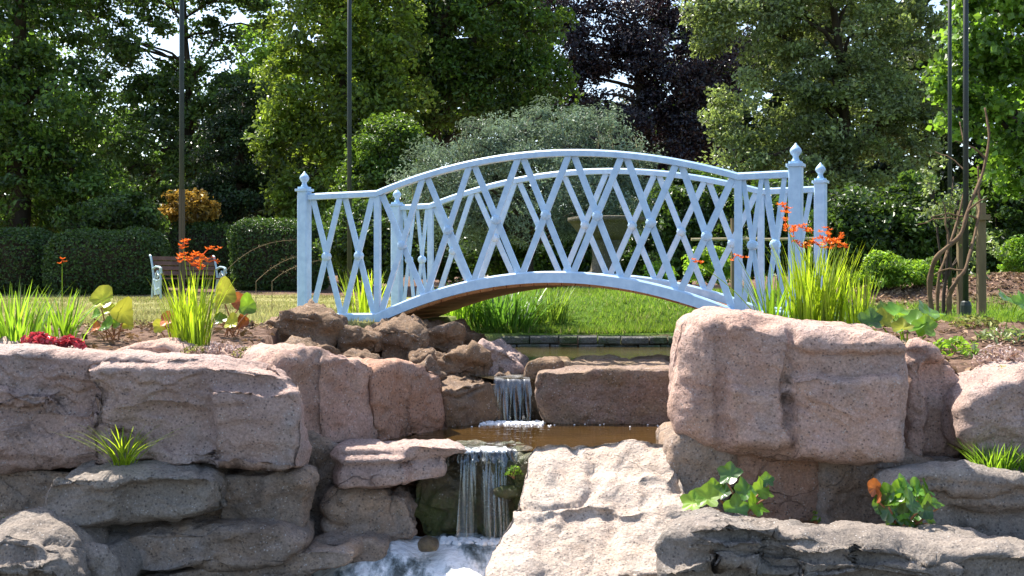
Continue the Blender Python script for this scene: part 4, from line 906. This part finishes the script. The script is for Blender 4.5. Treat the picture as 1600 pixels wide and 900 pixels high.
mound('sedum_plant', 'brown withered plant next to the peaked brown rock', 375, 7.4, .2, .08, 90, .045, 'litter')
# lone red flower
p = gp(97, 7.2); r = root('pink_flower', p, 'single red flower on a thin stem behind the sword leaves', 'flower'); flower_spray(r, p, P(97, 412, 7.2), 4, .022)
# grass tuft on the ledge, grass on the right ledge
blade_plant('grass_tuft', 'spiky grass tuft growing on the grey ledge', 190, 5.5, 64, .27, .05, 1.2, .008, 'bl_croc', base=P(193, 728, 5.52))
blade_plant('grass_tuft', 'green grass tuft on the long grey ledge rock', 1560, 5.5, 110, .20, .10, .8, .007, 'bl_iris', base=P(1553, 738, 5.62))
blade_plant('grass_tuft', 'larger green grass tuft beside the pink right rock', 1610, 5.5, 110, .17, .10, .9, .007, 'bl_iris', base=P(1605, 740, 5.62))
mound('moss_plant', 'small green plant in a crevice above the corner boulder', 5, 5.6, .10, .04, 60, .03, 'lf_fresh', base=P(2, 824, 5.5))
mound('seedling_plant', 'tiny green seedling in the recess under the massive block', 1275, 5.7, .04, .06, 14, .03, 'lf_fresh', base=P(1275, 815, 5.6))
# bank clump under the bridge
blade_plant('daylily_clump', 'dense arching grass clump on the bank under the bridge', 790, 11.6, 260, .62, .34, .8, .022, 'bl_day', base=(-.12, 11.75, -.22))
blade_plant('daylily_clump', 'lighter arching grass clump next to the bank lawn', 850, 11.8, 110, .5, .2, .6, .016, 'grass', base=(.38, 11.95, -.14))
blade_plant('daylily_clump', 'small arching clump beside the bridge landing', 735, 11.2, 110, .42, .22, .8, .018, 'bl_iris', base=(-.55, 11.6, -.05))
blade_plant('daylily_clump', 'green clump showing through the left panel of the bridge', 570, 10.9, 60, .5, .16, .5, .016, 'bl_croc')
# right bed
r, p = blade_plant('crocosmia_plant', 'broad crocosmia with orange flowers above the massive block', 1275, 6.75, 170, .60, .16, .34, .014, 'bl_croc')
for px, py in ((1295, 372), (1308, 380), (1285, 390), (1262, 365), (1290, 383), (1240, 366), (1228, 333), (1228, 356), (1315, 388), (1252, 388)): flower_spray(r, p + rng.normal(size=3) * [.05, .03, 0], P(px, py, 6.65 + rng.uniform(-.15, .15)), 9)
r, p = blade_plant('crocosmia_plant', 'slender crocosmia clump in front of the near right bridge post', 1212, 6.8, 60, .48, .09, .45, .013, 'bl_iris')
for px, py in ((1153, 404), (1090, 412)): flower_spray(r, p + rng.normal(size=3) * [.03, .02, 0], P(px, py, 6.8), 5, .02)
blade_plant('crocosmia_plant', 'narrow yellow green clump right of the broad crocosmia', 1342, 6.6, 56, .46, .07, .3, .012, 'bl_croc')
mound('dry_plant', 'yellowing low plant where the bridge rail meets the block', 1185, 6.7, .22, .09, 90, .05, 'lf_round', asp=.35)
mound('lavender_plant', 'grey green tufted plant between the crocosmia clumps', 1325, 7.4, .3, .26, 240, .05, 'lf_silver', asp=.25)
disc_plant('squash_plant', 'plant with large pale green lobed leaves on the bed edge', 1415, 6.5, [(1400, 490, .1, .17, (-.2, -.5, 1), 'lf_round_g'), (1425, 508, -.1, .17, (.3, -.6, 1), 'lf_round_g'), (1452, 488, .15, .16, (.2, -.5, 1), 'lf_round_g'), (1378, 500, -.05, .13, (-.2, -.8, .6), 'lf_round'), (1445, 512, -.15, .13, (.4, -.6, .7), 'lf_round_g'), (1360, 500, -.1, .13, (0, -1, .4), 'lf_berg'), (1410, 512, -.2, .12, (0, -.8, .6), 'lf_round'), (1385, 485, .2, .12, (-.1, -.6, .8), 'lf_fresh')], lobes=1, stem='bl_croc')
disc_plant('squash_plant', 'pale lobed leaf beyond the right green pole', 1585, 9.0, [(1575, 468, 0, .2, (-.2, -.5, 1), 'lf_round_g'), (1600, 474, -.1, .2, (.3, -.6, 1), 'lf_round_g')], lobes=1, stem='bl_croc')
mound('astilbe_plant', 'dried pink feathery plant on the right bed', 1560, 6.25, .30, .13, 240, .035, 'pinkdry', base=P(1562, 572, 6.3), asp=.4)
mound('sedum_plant', 'olive cushion plant above the right pink rock', 1570, 6.1, .2, .06, 170, .022, 'olive', base=P(1568, 588, 6.1), asp=.4)
mound('ground_cover_plant', 'low green plant on the soil beside the lobed leaves', 1490, 7.2, .4, .10, 160, .05, 'lf_fresh', asp=.5)
mound('ground_cover_plant', 'low green plant on the soil behind the dried pink plant', 1575, 7.6, .5, .10, 180, .05, 'lf_grey', asp=.5)
mound('ground_cover_plant', 'small leafy plant on the soil in front of the socketed pole', 1525, 8.2, .4, .08, 130, .05, 'olive', asp=.5)
mound('moss_cushion', 'bright green moss at the lip of the lower waterfall', 797, 6.1, .09, .05, 140, .016, 'lf_fresh', base=P(803, 742, 6.05), cat='moss')
# plants in the right ledge
disc_plant('ivy_seedling', 'young plant with jagged glossy leaves in front of the brown recess', 1150, 5.35, [(1140, 742, 0, .11, (-.1, -1, .6), 'lf_berg'), (1105, 778, -.05, .13, (-.5, -.8, .9), 'lf_fresh'), (1082, 786, -.05, .11, (-.4, -.8, .8), 'lf_fresh'), (1165, 768, .05, .12, (.2, -1, .5), 'lf_berg'), (1190, 765, 0, .11, (.5, -1, .5), 'lf_fresh'), (1150, 795, -.05, .12, (0, -1, .5), 'lf_berg'), (1180, 790, -.03, .12, (.3, -1, .3), 'lf_round_g'), (1130, 770, .03, .09, (-.2, -1, .6), 'lf_berg'), (1198, 750, .04, .07, (.4, -1, .5), 'lf_berg'), (1115, 760, .02, .07, (-.3, -1, .6), 'lf_round_g')], lobes=1, base=P(1155, 825, 5.35), stem='redstem')
bl = [(1366, 763, 0, .075, (-.3, -1, .3), 'lf_orange'), (1374, 776, -.04, .065, (-.5, -1, .1), 'lf_orange')]
for k in range(20):
    a = k * 2.4; q = ((k + .5) / 20) ** .5; lx, ly = 1418 + 46 * q * cos(a), 788 + 34 * q * sin(a)
    bl.append((lx, ly, -.10 * (1 - q) + rng.uniform(-.04, .04), rng.uniform(.075, .115), ((lx - 1418) / 60, -.8, .5 + (788 - ly) / 120), ('lf_berg', 'lf_round_g', 'lf_berg')[k % 3]))
disc_plant('bergenia_plant', 'glossy green plant with red leaves on the grey ledge', 1415, 5.2, bl, base=P(1415, 838, 5.2), asp=.78, point=.4)

# dry arching stems by the left post
for i, (x0, y0, xm, ym, x1, y1, d, lb) in enumerate([(352, 425, 395, 375, 462, 375, 10.5, 'long dry arching stem against the hedge block'), (400, 440, 430, 410, 462, 401, 10.2, 'shorter dry arching stem beside the bridge post'), (425, 440, 450, 415, 500, 407, 10.0, 'thin dry stem leaning through the bridge panel')]):
    a = P(x0, y0, d); a = np.array([a[0], a[1], hz(a[0], a[1]) - .02]); c0, c1, c2 = P(x0, y0, d), P(xm, ym, d), P(x1, y1, d); t = np.linspace(0, 1, 14)[:, None]
    pts = np.vstack([a, (1 - t) ** 2 * c0 + 2 * t * (1 - t) * (c1 * 1.0) + t ** 2 * c2]); b = MB(); tube(b, pts, np.linspace(.003, .0016, 15), 5)
    r = root('wild_grass', a, lb, 'grass'); b.build('stalk', M['postwood'], r)
    pp = pts[4:].repeat(5, 0) + rng.normal(size=(55, 3)) * .012; nn = rng.normal(size=(55, 3)); nn /= np.linalg.norm(nn, axis=1)[:, None]; V, T = leaf_cloud(pp, nn, .02, .35); obj('seed_heads', V, T, M['postwood'], r, kind='stuff')

# ------------------------------------------------------------------ poles, vines, bench, basin, rail
def pole(label, px, d, w, ztop, collar=True, lower=None):
    p = gp(px, d, -.05); r = root('garden_pole', p, label, 'pole'); b = MB(); z0 = p[2]
    tube(b, [p, p + [0, 0, ztop * .5], p + [0, 0, ztop]], [w, w * .95, w * .85], 10); b.build('shaft', M['pole'], r, smooth=True)
    if collar:
        b = MB(); lathe(b, p, [(w * 1.9, 0), (w * 1.9, .16), (w * 1.6, .19), (w * 1.02, .20)], 10); b.build('socket', M['pole'], r)
    if lower:
        b = MB(); q = p + [0, w * .2, 0]; tube(b, [q, q + [0, 0, lower]], w * 1.25, 8); b.build('sleeve', M['polewood'], r)
    return r
pole('tall dark green pole with a brown lower sleeve near the bench', 284, 13.0, .030, 5.2, False, 1.4)
pole('tall thin dark pole behind the left bridge panel', 546, 14.0, .030, 5.0, False)
pole('tall dark green pole standing in a socket by the twisted vines', 1509, 10.0, .025, 4.2)
pole('slimmer dark green pole behind the wooden props', 1484, 12.4, .023, 4.6, False)
r0 = gp(1528, 10.5, -.05)
for px, dd, h, lb in ((1534, 10.9, 2.0, 'weathered wooden prop right of the socketed green pole'), (1503, 11.2, 1.95, 'weathered wooden prop left of the socketed green pole')):
    p = gp(px, dd, -.05); b = MB(); beam(b, p, p + [0, .02, h], .075, .07, (0, 1, 0), .008); pr = root('wooden_prop', p, lb, 'post'); b.build('shaft', M['postwood'], pr)
    b = MB(); beam(b, p + [-.06, -.05, h * .93], p + [.06, -.05, h * .93], .05, .02, (0, 1, 0)); b.build('cleat', M['postwood'], pr)
def vine(label, ctrl, w):
    ctrl = np.array([P(*c) for c in ctrl]); ctrl[0][2] = hz(ctrl[0][0], ctrl[0][1]) - .03
    t = np.linspace(0, len(ctrl) - 1, 40); C_ = []
    for q in t:
        i = int(min(q, len(ctrl) - 2)); f = q - i; p0, p1, p2, p3 = ctrl[max(i-1, 0)], ctrl[i], ctrl[i+1], ctrl[min(i+2, len(ctrl)-1)]
        C_.append(.5 * ((2*p1) + (p2-p0)*f + (2*p0-5*p1+4*p2-p3)*f*f + (3*p1-p0-3*p2+p3)*f**3))
    C_ = np.array(C_) + fbm(np.array(C_) * 7, 91, 2)[:, None] * .015; b = MB(); tube(b, C_, np.linspace(w, w * .35, 40) * .72 * (1 + .15 * np.sin(np.arange(40) * 1.3)), 8)
    r = root('twisted_vine', ctrl[0], label, 'vine'); b.build('stem', M['vine'], r, smooth=True)
    for k in (14, 22, 30):
        b = MB(); limb(b, C_[k], C_[k] + rng.normal(size=3) * [.18, .08, .15] + [0, 0, .12], w * .3, .004, .1, 6); b.build('twig', M['vine'], r)
vine('thick vine curling up over the socketed pole', [(1456, 478, 9.9), (1453, 440, 9.9), (1465, 400, 9.85), (1500, 368, 9.85), (1512, 330, 9.9), (1535, 270, 10.1), (1545, 215, 10.2), (1538, 170, 10.3)], .036)
vine('forked vine stump rising beside the socketed pole', [(1484, 490, 9.8), (1483, 465, 9.8), (1497, 435, 9.8), (1510, 415, 9.85), (1530, 330, 10.2), (1528, 260, 10.3)], .034)
vine('thinner vine between the thick vine and the stump', [(1466, 482, 10.0), (1466, 440, 10.0), (1478, 400, 10.1), (1500, 330, 10.3), (1512, 260, 10.4), (1500, 190, 10.6)], .024)

# bench
bp = gp(292, 22.0); bn = root('garden_bench', bp, 'pale blue iron garden bench with brown slats in front of the hedge', 'bench')
f_ = unit(np.array([.55, -.83, 0])); l_ = np.array([-f_[1], f_[0], 0]); l_ = -l_ if l_[0] < 0 else l_   # f_ faces out of the seat, l_ along the seat
zz = np.array([0, 0, 1.0]); HL = .62
def bpnt(a, f, z): return bp + l_ * a + f_ * f + zz * z
for a in (-HL, HL):
    b = MB()
    for pts in ([(-.16, 0), (-.13, .2), (-.05, .40), (-.12, .62), (-.24, .84), (-.30, .86)], [(.42, 0), (.38, .22), (.40, .40)], [(-.05, .40), (.2, .37), (.42, .40)], [(-.10, .60), (.10, .64), (.30, .63), (.42, .60), (.44, .52), (.38, .50)], [(.40, .40), (.34, .52), (.38, .60)], [(-.05, .40), (.12, .20), (.38, .24)], [(.05, .38), (.10, .5), (.2, .55), (.28, .48), (.2, .42)]):
        tube(b, [bpnt(a, q[0], q[1]) for q in pts], .022, 6)
    b.build('end_frame', M['iron'], bn)
    b = MB(); V = [bpnt(a, q[0], q[1]) + l_ * s * .008 for s in (-1, 1) for q in ((-.06, .38), (.38, .38), (.34, .12), (.0, .1))]; b.add(V, BOXQ); b.build('side_panel', M['iron'], bn)
for k in range(5):
    b = MB(); beam(b, bpnt(-HL, -.02 + k * .095, .415), bpnt(HL, -.02 + k * .095, .415), .07, .025, zz); b.build('seat_slat', M['slat'], bn)
for k in range(4):
    t = (k + .6) / 4; q = (-.08 - .17 * t, .46 + .38 * t); b = MB(); beam(b, bpnt(-HL, *q), bpnt(HL, *q), .075, .025, f_ + zz * .35); b.build('back_slat', M['slat'], bn)
# stone basin on a plinth
up_ = gp(947, 16.0, -.03); un = root('stone_basin', up_, 'old stone basin on a pedestal seen through the bridge lattice', 'basin')
b = MB(); beam(b, up_, up_ + [0, 0, .28], .74, .74, (.4, .9, 0), .02); b.build('plinth', M['urn'], un)
b = MB(); lathe(b, up_ + [0, 0, .275], [(.30, 0), (.30, .06), (.22, .10), (.19, .3), (.21, .46), (.26, .52)], 20); b.build('pedestal', M['urn'], un, smooth=True)
b = MB(); lathe(b, up_ + [0, 0, .785], [(.24, 0), (.36, .08), (.46, .20), (.50, .26), (.535, .27), (.54, .325), (.48, .335), (.43, .22), (.1, .16)], 24); b.build('bowl', M['urn'], un, smooth=True)
# rustic rail behind the bridge
p = gp(1200, 13.0); rl = root('rustic_fence', p, 'rustic single rail fence behind the right bridge posts', 'fence')
for px in (1147, 1243):
    q = gp(px, 13.0, -.05); b = MB(); beam(b, q, q + [0, 0, .92], .07, .07, (0, 1, 0), .01); b.build('fence_post', M['postwood'], rl)
b = MB(); tube(b, [P(1080, 374, 12.95), P(1147, 373, 12.95), P(1200, 374, 12.95), P(1285, 372, 12.95)], .018, 7); b.build('rail', M['stem'], rl)
